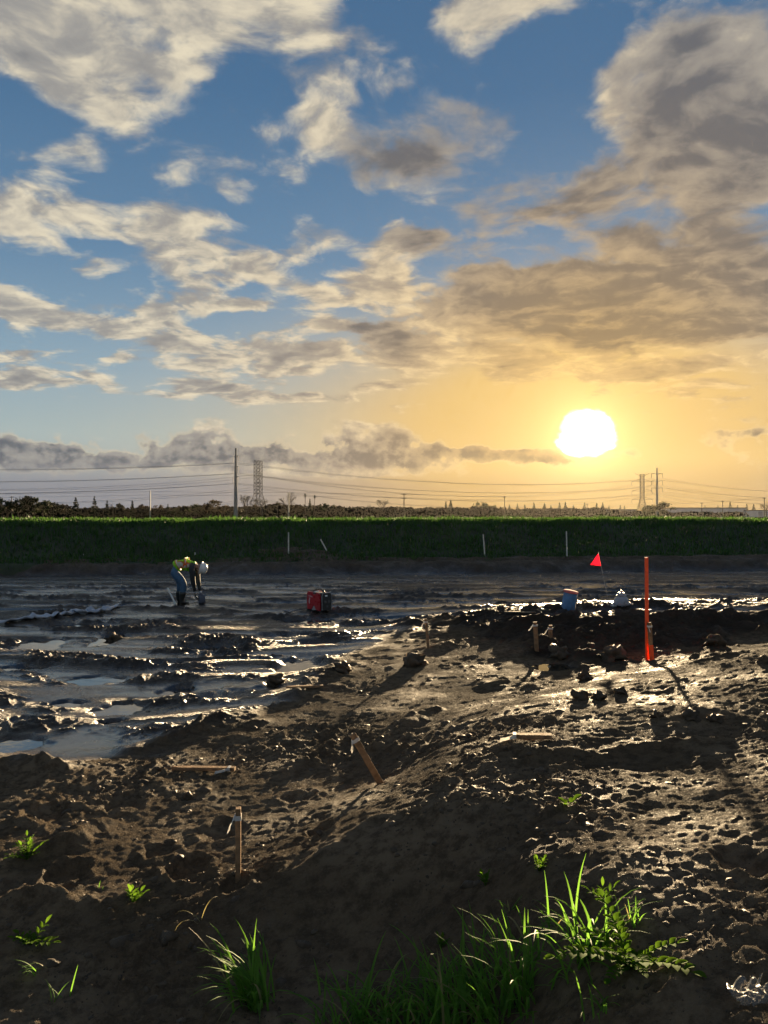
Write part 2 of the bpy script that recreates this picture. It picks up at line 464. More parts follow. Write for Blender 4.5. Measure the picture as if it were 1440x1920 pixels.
CTRL = [  # photo pixel and the height of the ground there
 (-200,1900,.10),(0,1900,.12),(200,1910,.12),(400,1900,.13),(560,1900,.15),(720,1905,.20),(860,1905,.26),(1000,1900,.38),(1100,1900,.58),(1200,1905,.66),(1330,1900,.70),(1440,1915,.76),(1600,1900,.78),
 (0,1700,.15),(200,1700,.17),(330,1790,.13),(480,1690,.27),(600,1625,.36),(700,1560,.46),(800,1505,.56),(870,1478,.62),(940,1500,.64),(1000,1580,.68),(1080,1640,.70),(1160,1705,.71),(1250,1800,.72),(1330,1830,.73),
 (620,1740,.24),(800,1700,.36),(950,1700,.52),(1010,1700,.57),(1050,1760,.60),(1150,1810,.63),(800,1600,.46),
 (0,1560,.15),(200,1560,.16),(400,1600,.17),(560,1560,.23),(447,1648,.20),
 (712,1467,.22),(640,1460,.16),(800,1420,.42),(860,1390,.48),(940,1392,.645),(1050,1385,.665),(1180,1383,.672),(1320,1386,.69),(1440,1380,.74),
 (1000,1425,.63),(1150,1428,.635),(1280,1430,.665),(1440,1440,.74),(1100,1470,.665),(1250,1520,.69),(1440,1600,.76),(1440,1750,.78),(1100,1560,.685),(1330,1650,.74),(1600,1500,.8),
 (960,1330,.55),(1100,1310,.64),(1250,1300,.68),(1440,1300,.79),(1600,1250,.9),(1440,1215,.86),(1340,1228,.72),(1240,1246,.52),(1150,1262,.38),(1100,1275,.36),
 (860,1330,.36),(760,1330,.24),(1000,1290,.42),(900,1260,.22),(1040,1252,.18),(1215,1237,.30),(1340,1212,.34),
 (900,1200,.16),(1000,1218,.24),(800,1213,.16),(700,1240,.15),(600,1300,.13),(560,1253,-.02),(680,1210,.08),(640,1380,.14),(520,1330,.12),
 (440,1275,.07),(380,1275,.04),(225,1332,-.03),(333,1298,-.02),(30,1398,-.02),(100,1300,0),(0,1300,0),(300,1240,0),(120,1240,0),(420,1360,.12),(300,1410,.07),(130,1425,.05),(40,1440,.18),(300,1445,.14),(150,1480,.12),(560,1440,.14),(0,1500,.14),
 (840,1160,.20),(900,1165,.28),(1000,1150,.40),(1070,1143,.42),(1165,1140,.50),(1300,1148,.48),(1440,1150,.50),(1600,1150,.5),
 (1000,1200,.24),(1165,1212,.28),(1300,1205,.30),(1440,1195,.32),(1600,1190,.5),
 (0,1180,0),(200,1170,0),(400,1180,0),(560,1170,0),(700,1165,.02),(0,1130,0),(340,1130,0),(600,1148,0),(800,1125,0),(1000,1118,0),(1165,1112,.02),(1440,1112,.02),
 (0,1090,0),(400,1090,0),(800,1090,0),(1200,1090,0),(1440,1090,0),(-300,1200,0),(-300,1500,.1),(1800,1120,.1),
]
_cp = np.array([(*at_z(a, b, z), z) for a, b, z in CTRL])
_cp = np.vstack([_cp, np.array([(0, 1.2, .2), (-1, 1.2, .12), (1, 1.2, .55), (0, .4, .25), (-.6, .4, .2), (.6, .4, .4)])])
def _uv(x, y):
    y = np.maximum(y, .25); return np.stack([x / (y + .3), 1.15 * np.log(y)], -1)
_cu = _uv(_cp[:, 0], _cp[:, 1])
def _ker(d2): return -np.sqrt(d2 + .035 ** 2)
_n = len(_cp)
_A = np.zeros((_n + 1, _n + 1)); _A[:_n, :_n] = _ker(((_cu[:, None] - _cu[None]) ** 2).sum(-1)) + np.eye(_n) * .02
_A[:_n, _n] = 1; _A[_n, :_n] = 1
_w = np.linalg.solve(_A, np.append(_cp[:, 2], 0))
def macro(x, y):
    uv = _uv(np.clip(x, -.75 * (y + .3) - .6, .75 * (y + .3) + .6), y)
    out = np.empty(len(uv))
    for i in range(0, len(uv), 200000):
        s = uv[i:i + 200000]
        d2 = (s ** 2).sum(-1)[:, None] + (_cu ** 2).sum(-1)[None] - 2 * s @ _cu.T
        out[i:i + 200000] = _ker(np.maximum(d2, 0)) @ _w[:_n] + _w[_n]
    return np.clip(out, -.08, 1.1) * (1 - sstep(15.5, 20, y))

WET_LINE = [(-400, 1440), (0, 1425), (110, 1425), (250, 1412), (480, 1350), (560, 1300), (640, 1240), (720, 1195), (860, 1175), (980, 1225), (1120, 1250), (1230, 1232), (1440, 1205), (2000, 1190)]
def pan_edge(x): return 25.9 + .085 * x + .35 * perlin(x / 5.0, x * 0 + 3.1, 5)

PUDDLES = [  # photo pixel, radii in pixels
 (75,1209,62,11),(203,1200,27,12),(225,1331,46,13),(333,1298,30,9),(563,1252,46,17),(25,1398,55,15),(212,1357,28,6),
 (545,1195,60,6),(395,1217,60,7),(720,1163,110,5),(575,1166,55,5),(150,1174,70,5),(270,1262,75,9),(180,1277,60,9),(120,1322,34,7),(45,1352,30,6),
 (330,1245,60,6),(700,1178,70,4),(1045,1252,42,9),(600,1210,50,4),(40,1255,45,6),(330,1165,60,4),
]
PUD = []
for a, b, c, d in PUDDLES:
    z0 = .18 if a > 1000 else -.035
    X, Y = at_z(a, b, z0); k = Y / F_PX
    PUD.append((X, Y, c * k, d * k * Y / (EYE - z0), z0))
# pits and boot holes: pixel, radius m, depth
PITS = [(352,1640,.10,.07),(440,1690,.07,.04),(500,1690,.06,.03),(130,1640,.10,.05),(300,1600,.08,.03),(1400,1650,.10,.04),(600,1610,.07,.04),(230,1500,.12,.04),(90,1520,.12,.04),(420,1560,.12,.03),(560,1500,.10,.03)]
PIT = [(*at_z(a, b, .14 if a < 1000 else .68), r, d) for a, b, r, d in PITS]
# lips and heaps: end pixels, height of ground, half width m, added height m
RIDGES = [((940,1392),(1340,1386),.70,.07,.025),((330,1290),(470,1285),.10,.20,.05),((250,1400),(440,1350),.08,.13,.06),((560,1300),(640,1240),.12,.22,.06),
          ((820,1215),(900,1200),.16,.18,.07),((900,1270),(1000,1300),.3,.2,.05),((540,1440),(680,1380),.14,.12,.05),((0,1425),(120,1435),.15,.14,.10),
          ((60,1610),(180,1560),.12,.10,.06),((0,1720),(110,1715),.10,.10,.07),((1240,1335),(1350,1345),.70,.09,.02),((700,1390),(800,1330),.28,.12,.06),
          ((1330,1480),(1430,1495),.72,.06,.02),((590,1590),(700,1545),.42,.06,.03)]
RID = []
for p, q, z, hw, hh in RIDGES:
    RID.append((*at_z(*p, z), *at_z(*q, z), hw, hh))

def terrain(x, y, sp=None):
    """height, wetness and water film of the ground; sp = grid spacing (fine relief fades where it cannot be resolved)"""
    x = np.asarray(x, float).ravel(); y = np.asarray(y, float).ravel()
    if sp is None: sp = np.full(x.shape, .006)
    h = macro(x, y)
    ys = np.maximum(y, .8)
    py = HOR + F_PX * (EYE - h) / ys; px = CX + F_PX * x / ys
    line = np.interp(px, [a for a, _ in WET_LINE], [b for _, b in WET_LINE])
    lw = perlin(x / .9, y / .9, 21) * 22 + perlin(x / .3, y / .3, 22) * 10
    wet = sstep(18, -22, py - line + lw)
    wet = np.where(y < 1.5, 0, wet)
    def lim(lam): return np.clip((lam / sp - 2.2) / 2.5, 0, 1)
    # dry, rained-on spoil
    lump_m = sstep(-.05, .55, perlin(x / 1.3, y / 1.3, 31) + .35 * perlin(x / .5, y / .5, 32))
    dry = fbm(x, y, 1.1, 2, 33) * .014 + fbm(x, y, .34, 2, 35) * .007 * lim(.2) - .012
    wx, wy = x + .02 * perlin(x / .06, y / .06, 43), y + .02 * perlin(x / .06, y / .06, 44)
    for lam, amp, th, sd in ((.23, .042, .24, 38), (.11, .030, .22, 39), (.060, .028, .14, 40), (.033, .018, .06, 45)):
        b = perlin(wx / lam, wy / (lam * .85), sd)
        r_ = 1 - 1.3 * np.abs(perlin(wx / (lam * .8), wy / (lam * .7), sd + 100))
        dry += np.maximum(0, b - th) ** .9 * amp * (.34 + .8 * lump_m) * (.45 + .75 * np.clip(r_, 0, 1)) * lim(lam)
    dry += (perlin(wx / .13, wy / .11, 46) * .004 + perlin(wx / .048, wy / .045, 47) * .0058) * lim(.05)
    dry += perlin(x / .019, y / .017, 41) * .0042 * (.4 + lump_m) * lim(.019)
    # churned wet mud: wheel ruts across the view, clods
    v = y + .075 * x + .22 * perlin(x / 3.5, y / 3.5, 51)
    rut = perlin(x / 4.5 + .3, v / .62, 52) * .055 + perlin(x / 1.6, v / .26, 53) * .028 * lim(.26)
    ch_m = sstep(-.1, .5, perlin(x / 1.8, v / .8, 54) + .3 * perlin(x / .6, v / .4, 55))
    bil = 1 - np.abs(perlin(x / .42, v / .26, 56)) * 1.6
    clod = np.clip(bil, 0, 1) ** 3 * .062 * ch_m * lim(.26)
    bil2 = 1 - np.abs(perlin(x / .16, v / .12, 57)) * 1.6
    clod += np.clip(bil2, 0, 1) ** 3 * .030 * (ch_m + .15) * lim(.12)
    mud = rut + clod + perlin(x / .07, v / .06, 58) * .010 * ch_m * lim(.06)
    calm = sstep(21.0, 24.5, y)                      # packed strip by the bank
    mud = mud * (1 - .55 * calm)
    gloss = np.clip(sstep(1165, 1140, py) + sstep(820, 700, px), 0, 1) * (1 - .5 * sstep(760, 900, px) * sstep(16, 14, y))
    film = wet * gloss * sstep(.020, -.016, mud + .012 * perlin(x / .8, v / .3, 59)) * (1 - .5 * calm)
    near_l = wet * sstep(14, 8, y)                   # soupy corner with pools
    mud = mud * (1 - .25 * near_l)
    heap = wet * (1 - gloss)
    mud = mud + heap * (np.maximum(0, perlin(x / .30, y / .26, 57) - .05) * .13 + np.maximum(0, perlin(x / .13, y / .12, 58) - .05) * .06)
    h = h + dry * (1 - wet) + mud * wet
    for X0, Y0, X1, Y1, hw, hh in RID:
        s = (np.abs(x - (X0 + X1) / 2) < abs(X1 - X0) / 2 + 1.5) & (np.abs(y - (Y0 + Y1) / 2) < abs(Y1 - Y0) / 2 + 1.5)
        if not s.any(): continue
        xs, ys_ = x[s], y[s]
        xs = xs + .10 * perlin(xs / .35, ys_ / .35, 61); ys_ = ys_ + .12 * perlin(xs / .3, ys_ / .3, 62) + .04 * perlin(xs / .1, ys_ / .1, 63)
        dx, dy = X1 - X0, Y1 - Y0; L2 = dx * dx + dy * dy
        t = np.clip(((xs - X0) * dx + (ys_ - Y0) * dy) / L2, 0, 1)
        d = np.hypot(xs - X0 - t * dx, ys_ - Y0 - t * dy)
        h[s] += hh * np.exp(-(d / hw) ** 2) * (1 + .5 * perlin(xs / .12, ys_ / .12, 64)) * (.75 + .25 * np.cos((t - .5) * 2.6))
    for X0, Y0, r, dp in PIT:
        d = np.hypot(x - X0, (y - Y0) / 1.15) / r + .35 * perlin(x / (r * 1.1), y / (r * 1.1), 67) + .15 * perlin(x / .05, y / .05, 68)
        h += -dp * np.exp(-d ** 4) + .35 * dp * np.exp(-((d - 1.35) / .3) ** 2) * (1 + perlin(x / .07, y / .07, 66))
    # pools
    for X0, Y0, rx, ry, z0 in PUD:
        s = (np.abs(x - X0) < rx * 3.3) & (np.abs(y - Y0) < ry * 3.3)
        if not s.any(): continue
        xs, ys_ = x[s], y[s]
        d = np.hypot((xs - X0) / rx, (ys_ - Y0) / ry) + .32 * perlin(xs / (rx * .55), ys_ / (ry * .55), 71) + .12 * perlin(xs / .16, ys_ / .12, 72)
        k = sstep(1.30, .62, d)
        floor_ = z0 - .035 + .020 * np.maximum(0, perlin(xs / .3, ys_ / .25, 73)) * 2
        rimk = sstep(2.9, 2.2, d)
        h[s] = h[s] + np.maximum(0, z0 + .008 + .012 * sstep(1.0, 1.4, d) - h[s]) * rimk
        h[s] = h[s] * (1 - k) + floor_ * k
        film[s] = np.maximum(film[s], k * .8)
    # bank and bench at the foot of the embankment
    e = pan_edge(x)
    w = y + .25 * perlin(x / .9, y / .9, 81) + .10 * perlin(x / .3, y / .3, 82)
    bank = sstep(0, .9, w - e)
    h = h * (1 - bank) + bank * (.36 + .035 * fbm(x, y, .9, 3, 83))
    h += sstep(1.2, 1.5, w - e - .02 * x) * .10 * (y < 60)
    h += .35 * np.exp(-(((x + 3.6) / 2.2) ** 2 + ((y - 28.2) / .7) ** 2)) * (1 + .3 * perlin(x / .4, y / .4, 84))
    wet = wet * (1 - .45 * bank); film = film * (1 - bank)
    return h, wet, film, gloss * wet

def ground_z(x, y):
    return float(terrain([x], [y])[0][0])

def hit(px, py, y0=1.6, y1=30.0):
    """where the ray through a photo pixel meets the ground"""
    ds = np.exp(np.linspace(math.log(y0), math.log(y1), 700))
    X = (px - CX) / F_PX * ds; Z = EYE + (HOR - py) / F_PX * ds
    H = terrain(X, ds)[0]
    i = np.argmax(H >= Z)
    if H[i] < Z[i]: i = len(ds) - 1
    return Vector((X[i], ds[i], H[i]))

# ---------------------------------------------------------------- ground sheet
def mud_mat():
    def fn(t, b):
        tc = t.nodes.new('ShaderNodeTexCoord'); v = Sock(t, tc.outputs['Object'])
        at = lambda n: (lambda a: (setattr(a, 'attribute_name', n), Sock(t, a.outputs['Fac']))[1])(t.nodes.new('ShaderNodeAttribute'))
        wet, film, far, gloss = at('wet'), at('film'), at('far'), at('gloss')
        n1 = noise(t, v, 1.3, 5, .6); n2 = noise(t, v, 14.0, 5, .65); n3 = noise(t, v, 90.0, 3, .6)
        dry = mixc(t, n1.smooth(.35, .65), (.125, .091, .057), (.200, .150, .098))
        dry = mixc(t, n2.smooth(.38, .66) * .75, dry, (.055, .040, .027))
        dry = mixc(t, n3.smooth(.45, .75) * .35, dry, (.17, .135, .095))
        mud = mixc(t, n1.smooth(.3, .7), (.030, .024, .018), (.060, .046, .034))
        mud = mixc(t, n2.smooth(.45, .75) * .6, mud, (.014, .011, .009))
        cc = mixc(t, wet, dry, mud)
        cc = mixc(t, film * .6, cc, (.018, .014, .011))
        cc = mixc(t, far, cc, mixc(t, n1.smooth(.3, .7), (.045, .060, .022), (.085, .085, .035)))
        t.links.new(cc.s, b.inputs['Base Color'])
        damp = noise(t, v, 2.2, 4, .6).smooth(.42, .68)
        glint = noise(t, v, 170.0, 2, .6).smooth(.60, .72)
        r_dry = .80 - damp * .18 + (n3 - .5) * .4 - glint * .30
        r_wet = .62 - gloss * .26 - damp * .12 + (n2 - .5) * .25
        r = r_dry + (r_wet - r_dry) * wet
        r = r + (.14 - r) * film * (n2.smooth(.66, .50) * .6 + .4)
        r = r + (.9 - r) * far
        t.links.new(r.clamp().s, b.inputs['Roughness'])
        t.links.new((.11 + gloss * .22 + film * .55 + damp * .05).s, b.inputs['Specular IOR Level'])
        bn = t.nodes.new('ShaderNodeBump'); bn.inputs['Distance'].default_value = .03
        hgt = noise(t, v, 42.0, 6, .72) + noise(t, v, 150.0, 3, .7) * .35
        t.links.new(hgt.s, bn.inputs['Height'])
        st = (1.0 - film * .92) * (1.0 - far)
        t.links.new((st * .95).s, bn.inputs['Strength'])
        t.links.new(bn.outputs[0], b.inputs['Normal'])
        # crumbly soil scatters evenly; only damp and wet parts shine
        df = t.nodes.new('ShaderNodeBsdfDiffuse'); df.inputs['Roughness'].default_value = 1.0
        t.links.new(cc.s, df.inputs['Color']); t.links.new(bn.outputs[0], df.inputs['Normal'])
        shine = (damp * .22 + .10 + glint * .45 + n3.smooth(.55, .75) * .25 + wet * .06 + gloss * .38 + film) .clamp() * (1.0 - far)
        mx = t.nodes.new('ShaderNodeMixShader'); t.links.new(shine.s, mx.inputs[0])
        t.links.new(df.outputs[0], mx.inputs[1]); t.links.new(b.outputs[0], mx.inputs[2])
        t.links.new(mx.outputs[0], t.nodes['Material Output'].inputs['Surface'])
    return material('mud', fn)

def build_ground():
    ys = [-60, -35, -20, -12, -7, -4, -2.5, -1.5, -.7, 0, .5, .9, 1.15, 1.35]
    yv = 1.5
    while yv < 33.0:
        ys.append(yv); yv += max(.0062, .00375 * yv)
    ys += [34, 36, 39, 43, 48, 56, 70, 95, 140, 220, 350, 560, 900]
    ys = np.array(ys)
    NC = 820
    u = np.linspace(-1, 1, NC)
    outer = np.array([1.02, 1.05, 1.1, 1.18, 1.3, 1.5, 1.8, 2.4])
    hw = .60 * np.maximum(ys, 1.3) + .9
    X = np.concatenate([-(hw[:, None] * outer[None, ::-1]), hw[:, None] * u[None], hw[:, None] * outer[None]], 1)
    # outermost columns reach the far edge of the place
    ext = np.array([1.0, .55, .25])
    wide = np.maximum(np.maximum(900.0 * np.minimum(1, (np.abs(ys) + 30) / 120), hw * 3), 60)[:, None]
    X = np.concatenate([-np.maximum(wide * ext[None], hw[:, None] * np.array([4.5, 3.6, 2.9])), X, np.maximum(wide * ext[None, ::-1], hw[:, None] * np.array([2.9, 3.6, 4.5]))], 1)
    Y = np.repeat(ys[:, None], X.shape[1], 1)
    dxs = np.abs(np.gradient(X, axis=1)); dys = np.abs(np.gradient(Y, axis=0))
    sp = np.maximum(dxs, dys * .55).ravel()
    h, wet, film, gloss = terrain(X.ravel(), Y.ravel(), sp)
    far = sstep(30.5, 32, Y.ravel())
    wet = np.maximum(wet * (1 - far), 0); film = film * (1 - far)
    n, m = X.shape
    V = np.stack([X.ravel(), Y.ravel(), h], -1)
    i = np.arange((n - 1) * m).reshape(n - 1, m)[:, :-1].ravel()
    Q = np.stack([i, i + 1, i + m + 1, i + m], -1)
    o = bpy.data.objects.new('ground', np_mesh('ground', V, Q, mud_mat(), True, {'wet': wet, 'film': film, 'far': far, 'gloss': gloss * (1 - far)}))
    col.objects.link(o)
    set_props(o, 'churned brown mud of the building site with ruts and low mounds', 'ground', kind='structure')
    print('ground quads', len(Q))
build_ground()

# ---------------------------------------------------------------- water in the pools
def build_pools():
    def fn(t, b):
        tc = t.nodes.new('ShaderNodeTexCoord'); v = Sock(t, tc.outputs['Object'])
        b.inputs['Base Color'].default_value = (.035, .028, .020, 1)
        b.inputs['Roughness'].default_value = .02
        b.inputs['IOR'].default_value = 3.0
        b.inputs['Specular IOR Level'].default_value = .5
        bn = t.nodes.new('ShaderNodeBump'); bn.inputs['Strength'].default_value = .05; bn.inputs['Distance'].default_value = .01
        t.links.new(noise(t, v, 16, 3, .5).s, bn.inputs['Height']); t.links.new(bn.outputs[0], b.inputs['Normal'])
    wm = material('puddle_water', fn)
    for i, (X0, Y0, rx, ry, z0) in enumerate(PUD):
        mb = MB(); n = 40
        mb.add([(1.75 * rx * math.cos(2 * math.pi * k / n), 1.75 * ry * math.sin(2 * math.pi * k / n), 0) for k in range(n)], [tuple(range(n))])
        o = mb.build('puddle', wm); o.location = (X0, Y0, z0 - .002 - .0012 * (i % 9))
        set_props(o, 'still rainwater standing in a rut of the mud', 'puddle', kind='structure')
build_pools()

# ---------------------------------------------------------------- embankment and its grass
def emb_base(x): return pan_edge(x) + .85 + .05 * np.maximum(x + 13, 0)
def emb_h(x, y):
    s = y - emb_base(x)
    rise = sstep(-.6, 4.4, s + .25 * perlin(x / 2.5, y / 2.5, 91)) * 1.38
    back = sstep(7.5, 13.0, s)
    return .34 + rise * (1 - back) - .9 * sstep(13, 15, s) - .5 * sstep(-.2, -.9, s) + .06 * fbm(x, y, 1.2, 3, 92) * sstep(-.3, .5, s) + .05 * perlin(x / 7.0, y * 0, 93)
def build_embankment():
    xs = np.concatenate([np.linspace(-400, -42, 24), np.linspace(-40, 44, 560), np.linspace(46, 400, 24)])
    ss = np.concatenate([np.linspace(-.9, 5.2, 52), np.linspace(5.6, 15, 14)])
    X = np.repeat(xs[None], len(ss), 0)
    Y = emb_base(X.ravel()).reshape(X.shape) + ss[:, None]
    Z = emb_h(X.ravel(), Y.ravel()).reshape(X.shape)
    n, m = X.shape
    V = np.stack([X.ravel(), Y.ravel(), Z.ravel()], -1)
    i = np.arange((n - 1) * m).reshape(n - 1, m)[:, :-1].ravel()
    Q = np.stack([i, i + 1, i + m + 1, i + m], -1)
    soil = plain('embankment_soil', (.028, .036, .014), .9, var=.4, scale=2.0)
    o = bpy.data.objects.new('embankment', np_mesh('embankment', V, Q, soil, True)); col.objects.link(o)
    set_props(o, 'long grass covered embankment across the back of the site', 'embankment', kind='structure')
    # grass: bent blades, denser and leafier along the crest
    def blades(N, smin, smax, hmin, hmax, w, seed, lean, clump=0.0):
        r = np.random.default_rng(seed)
        x = r.uniform(-38, 42, N); s = r.uniform(smin, smax, N)
        if clump > 0:
            keep = perlin(x / 1.4, s / .8, seed) + .4 * perlin(x / .4, s / .3, seed + 1) > clump
            x, s = x[keep], s[keep]
        y = emb_base(x) + s; z = emb_h(x, y) - .02
        n = len(x)
        hh = r.uniform(hmin, hmax, n) * (1 + .35 * perlin(x / 2.2, y / 1.5, seed + 2))
        a = r.uniform(0, 2 * math.pi, n); ww = w * r.uniform(.6, 1.4, n)
        lx, ly = np.cos(a), np.sin(a)
        wx, wy = -ly, lx
        ln = lean * r.uniform(.3, 1.2, n) * hh
        V = np.empty((n, 5, 3))
        def put(k, f, up, side):
            V[:, k, 0] = x + lx * ln * f + wx * ww * side; V[:, k, 1] = y + ly * ln * f + wy * ww * side; V[:, k, 2] = z + hh * up
        put(0, 0, 0, -.5); put(1, 0, 0, .5); put(2, .3, .6, .42); put(3, .3, .6, -.42); put(4, 1.0, .93, 0)
        i = np.arange(n) * 5
        T = np.concatenate([np.stack([i, i + 1, i + 2], -1), np.stack([i, i + 2, i + 3], -1), np.stack([i + 3, i + 2, i + 4], -1)])
        return V.reshape(-1, 3), T
    gm = leafy('embankment_grass', (.014, .048, .010), (.050, .105, .020), .42, 1.2, .55, .25)
    parts = [blades(62000, -.15, 5.3, .10, .24, .030, 101, .5), blades(16000, 3.2, 5.6, .10, .24, .045, 111, .6, -.1), blades(5200, .3, 5.4, .14, .32, .07, 121, .8, .25),
             blades(9000, -.5, .6, .05, .16, .025, 131, .8, .0)]
    Vs, Ts, b = [], [], 0
    for V, T in parts: Vs.append(V); Ts.append(T + b); b += len(V)
    o = bpy.data.objects.new('grass', np_mesh('grass', np.concatenate(Vs), np.concatenate(Ts), gm, False)); col.objects.link(o)
    set_props(o, 'dense green grass and weeds covering the embankment', 'grass', kind='stuff')
build_embankment()

# ================================================================ loose clods on the mud
def lump_mesh(seed, sub=2, rough=.35):
    bm = bmesh.new(); bmesh.ops.create_icosphere(bm, subdivisions=sub, radius=1.0)
    P = np.array([p.co[:] for p in bm.verts])
    k = 1 + rough * (perlin(P[:, 0] * 1.3 + seed * 7.1, P[:, 1] * 1.3 + P[:, 2] * 1.7, seed) + .6 * perlin(P[:, 0] * 3 + P[:, 2] * 2.1, P[:, 1] * 3 - seed, seed + 3) + .4 * perlin(P[:, 2] * 6 + P[:, 1] * 2, P[:, 0] * 6, seed + 5))
    P = P * k[:, None] * np.array([1, .85, .68])
    T = np.array([[q.index for q in f.verts] for f in bm.faces]); bm.free()
    return P, T

def clod_mat():
    def fn(t, b):
        tc = t.nodes.new('ShaderNodeTexCoord'); v = Sock(t, tc.outputs['Object'])
        n1 = noise(t, v, 9, 5, .65); n2 = noise(t, v, 70, 4, .65)
        cc = mixc(t, n1.smooth(.3, .7), (.045, .034, .023), (.095, .071, .047))
        t.links.new(cc.s, b.inputs['Base Color'])
        t.links.new((n2 * .5 + .42).clamp().s, b.inputs['Roughness']); b.inputs['Specular IOR Level'].default_value = .18
        bn = t.nodes.new('ShaderNodeBump'); bn.inputs['Distance'].default_value = .01; bn.inputs['Strength'].default_value = .7
        t.links.new(n2.s, bn.inputs['Height']); t.links.new(bn.outputs[0], b.inputs['Normal'])
    return material('clod_soil', fn)

def scatter_crumbs():
    r = np.random.default_rng(5)
    lumps = [lump_mesh(k, 1, .45) for k in range(6)]
    octa = (np.array([(1, 0, 0), (-1, 0, 0), (0, 1, 0), (0, -1, 0), (0, 0, 1), (0, 0, -1)], float), np.array([(0, 2, 4), (2, 1, 4), (1, 3, 4), (3, 0, 4), (2, 0, 5), (1, 2, 5), (3, 1, 5), (0, 3, 5)]))
    Vs, Ts, b = [], [], 0
    def spread(N, y0, y1, smin, smax, protos, power, thr, sink):
        nonlocal b
        y = np.exp(r.uniform(math.log(y0), math.log(y1), N)); x = r.uniform(-1, 1, N) * (.58 * y + .5)
        dens = perlin(x / 1.3, y / 1.3, 31) + .35 * perlin(x / .5, y / .5, 32) + .3 * perlin(x / .25, y / .25, 33)
        keep = dens + r.uniform(-.5, .5, N) > thr
        x, y = x[keep], y[keep]; n = len(x)
        h, wet, film, _ = terrain(x, y)
        ok = film < .35; x, y, h = x[ok], y[ok], h[ok]; n = len(x)
        s = smin * (smax / smin) ** (r.uniform(0, 1, n) ** power)
        a = r.uniform(0, 2 * math.pi, n); kind = r.integers(0, len(protos), n)
        st = r.uniform(.75, 1.3, (n, 3))
        for q, (P, T) in enumerate(protos):
            idx = np.where(kind == q)[0]
            if not len(idx): continue
            p = P[None] * st[idx][:, None] * s[idx][:, None, None]
            c, sn = np.cos(a[idx])[:, None], np.sin(a[idx])[:, None]
            X = p[..., 0] * c - p[..., 1] * sn + x[idx][:, None]; Y = p[..., 0] * sn + p[..., 1] * c + y[idx][:, None]
            Z = p[..., 2] + (h[idx] + s[idx] * sink)[:, None]
            Vs.append(np.stack([X, Y, Z], -1).reshape(-1, 3))
            Ts.append((T[None] + (np.arange(len(idx)) * len(P))[:, None, None]).reshape(-1, 3) + b); b += len(idx) * len(P)
    spread(15000, 1.9, 7.5, .0025, .008, [octa], 1.6, .05, -.1)
    spread(4200, 2.0, 9.0, .006, .024, lumps, 2.4, .20, -.25)
    spread(1300, 3.0, 14.0, .018, .05, lumps, 2.2, .30, -.3)
    V, T = np.concatenate(Vs), np.concatenate(Ts)
    o = bpy.data.objects.new('soil_crumbs', np_mesh('soil_crumbs', V, T, clod_mat(), True)); col.objects.link(o)
    set_props(o, 'countless small crumbs of soil lying on the mud', 'soil', kind='stuff')
scatter_crumbs()

CLOD_SPOTS = [  # photo pixel of the foot, width in pixels, label
 (1341,1212,34,'largest round mud clod standing right of the orange lath'),
 (1098,1276,30,'flat topped dark clod just below the orange lath on the lit slope'),
 (1088,1312,30,'blocky clod on the lit slope, left one of the close pair'),
 (1124,1312,26,'blocky clod on the lit slope, right one of the close pair'),
 (1166,1303,24,'small low clod right of the blocky pair'),
 (1232,1345,20,'angular clod at the left end of the crumbled lip'),
 (1300,1352,30,'broad crumbled clod in the middle of the lip on the mound'),
 (1345,1355,26,'crumbled clod at the right end of the lip on the mound'),
 (516,1284,34,'rounded wet clod beside the small bright puddle'),
 (1436,1245,22,'dark clod at the right edge on the crest of the mound'),
 (1150,1240,50,'big clod heaped at the foot of the orange lath'),
 (1050,1236,36,'clod lying right of the two short stakes'),
 (778,1250,40,'low broad clod below the lone white ribboned stake'),
 (350,1500,22,'small dark clod beneath the fallen board on the left'),
 (640,1262,34,'pointed clod right of the small bright puddle'),
 (212,1205,30,'dark clod at the edge of the paired puddles on the left'),
]
def build_clods():
    for k, (px, py, w, lab) in enumerate(CLOD_SPOTS):
        p = hit(px, py); s = w / 2 * p.y / F_PX * 1.05
        P, T = lump_mesh(20 + k, 3, .75)
        P = P * s
        o = bpy.data.objects.new('mud_clod', np_mesh('mud_clod', P, T, clod_mat(), True)); col.objects.link(o)
        o.location = p + Vector((0, s * .5, s * .22)); o.rotation_euler = (0, 0, k * 1.3)
        set_props(o, lab, 'clod', 'large clods of mud')
build_clods()

# ================================================================ survey stakes
WOOD = plain('stake_wood', (.26, .16, .088), .85, spec=.1, var=.35, scale=22, bump=.3, dirt=.5)
WOOD_W = plain('weathered_wood', (.26, .20, .14), .85, spec=.1, var=.3, scale=20, bump=.3, dirt=.5)
PALE = plain('pale_lath', (.62, .58, .50), .7, var=.15, scale=18, dirt=.2)
ORANGE = plain('orange_paint', (.90, .095, .018), .55, var=.12, scale=25, dirt=.15)
def ribbon_mat():
    def fn(t, b):
        b.inputs['Base Color'].default_value = (.78, .78, .76, 1); b.inputs['Roughness'].default_value = .45
        tr = t.nodes.new('ShaderNodeBsdfTranslucent'); tr.inputs['Color'].default_value = (.85, .83, .78, 1)
        mx = t.nodes.new('ShaderNodeMixShader'); mx.inputs[0].default_value = .45
        t.links.new(b.outputs[0], mx.inputs[1]); t.links.new(tr.outputs[0], mx.inputs[2])
        t.links.new(mx.outputs[0], t.nodes['Material Output'].inputs['Surface'])
    return material('ribbon_white', fn)
RIB = ribbon_mat()

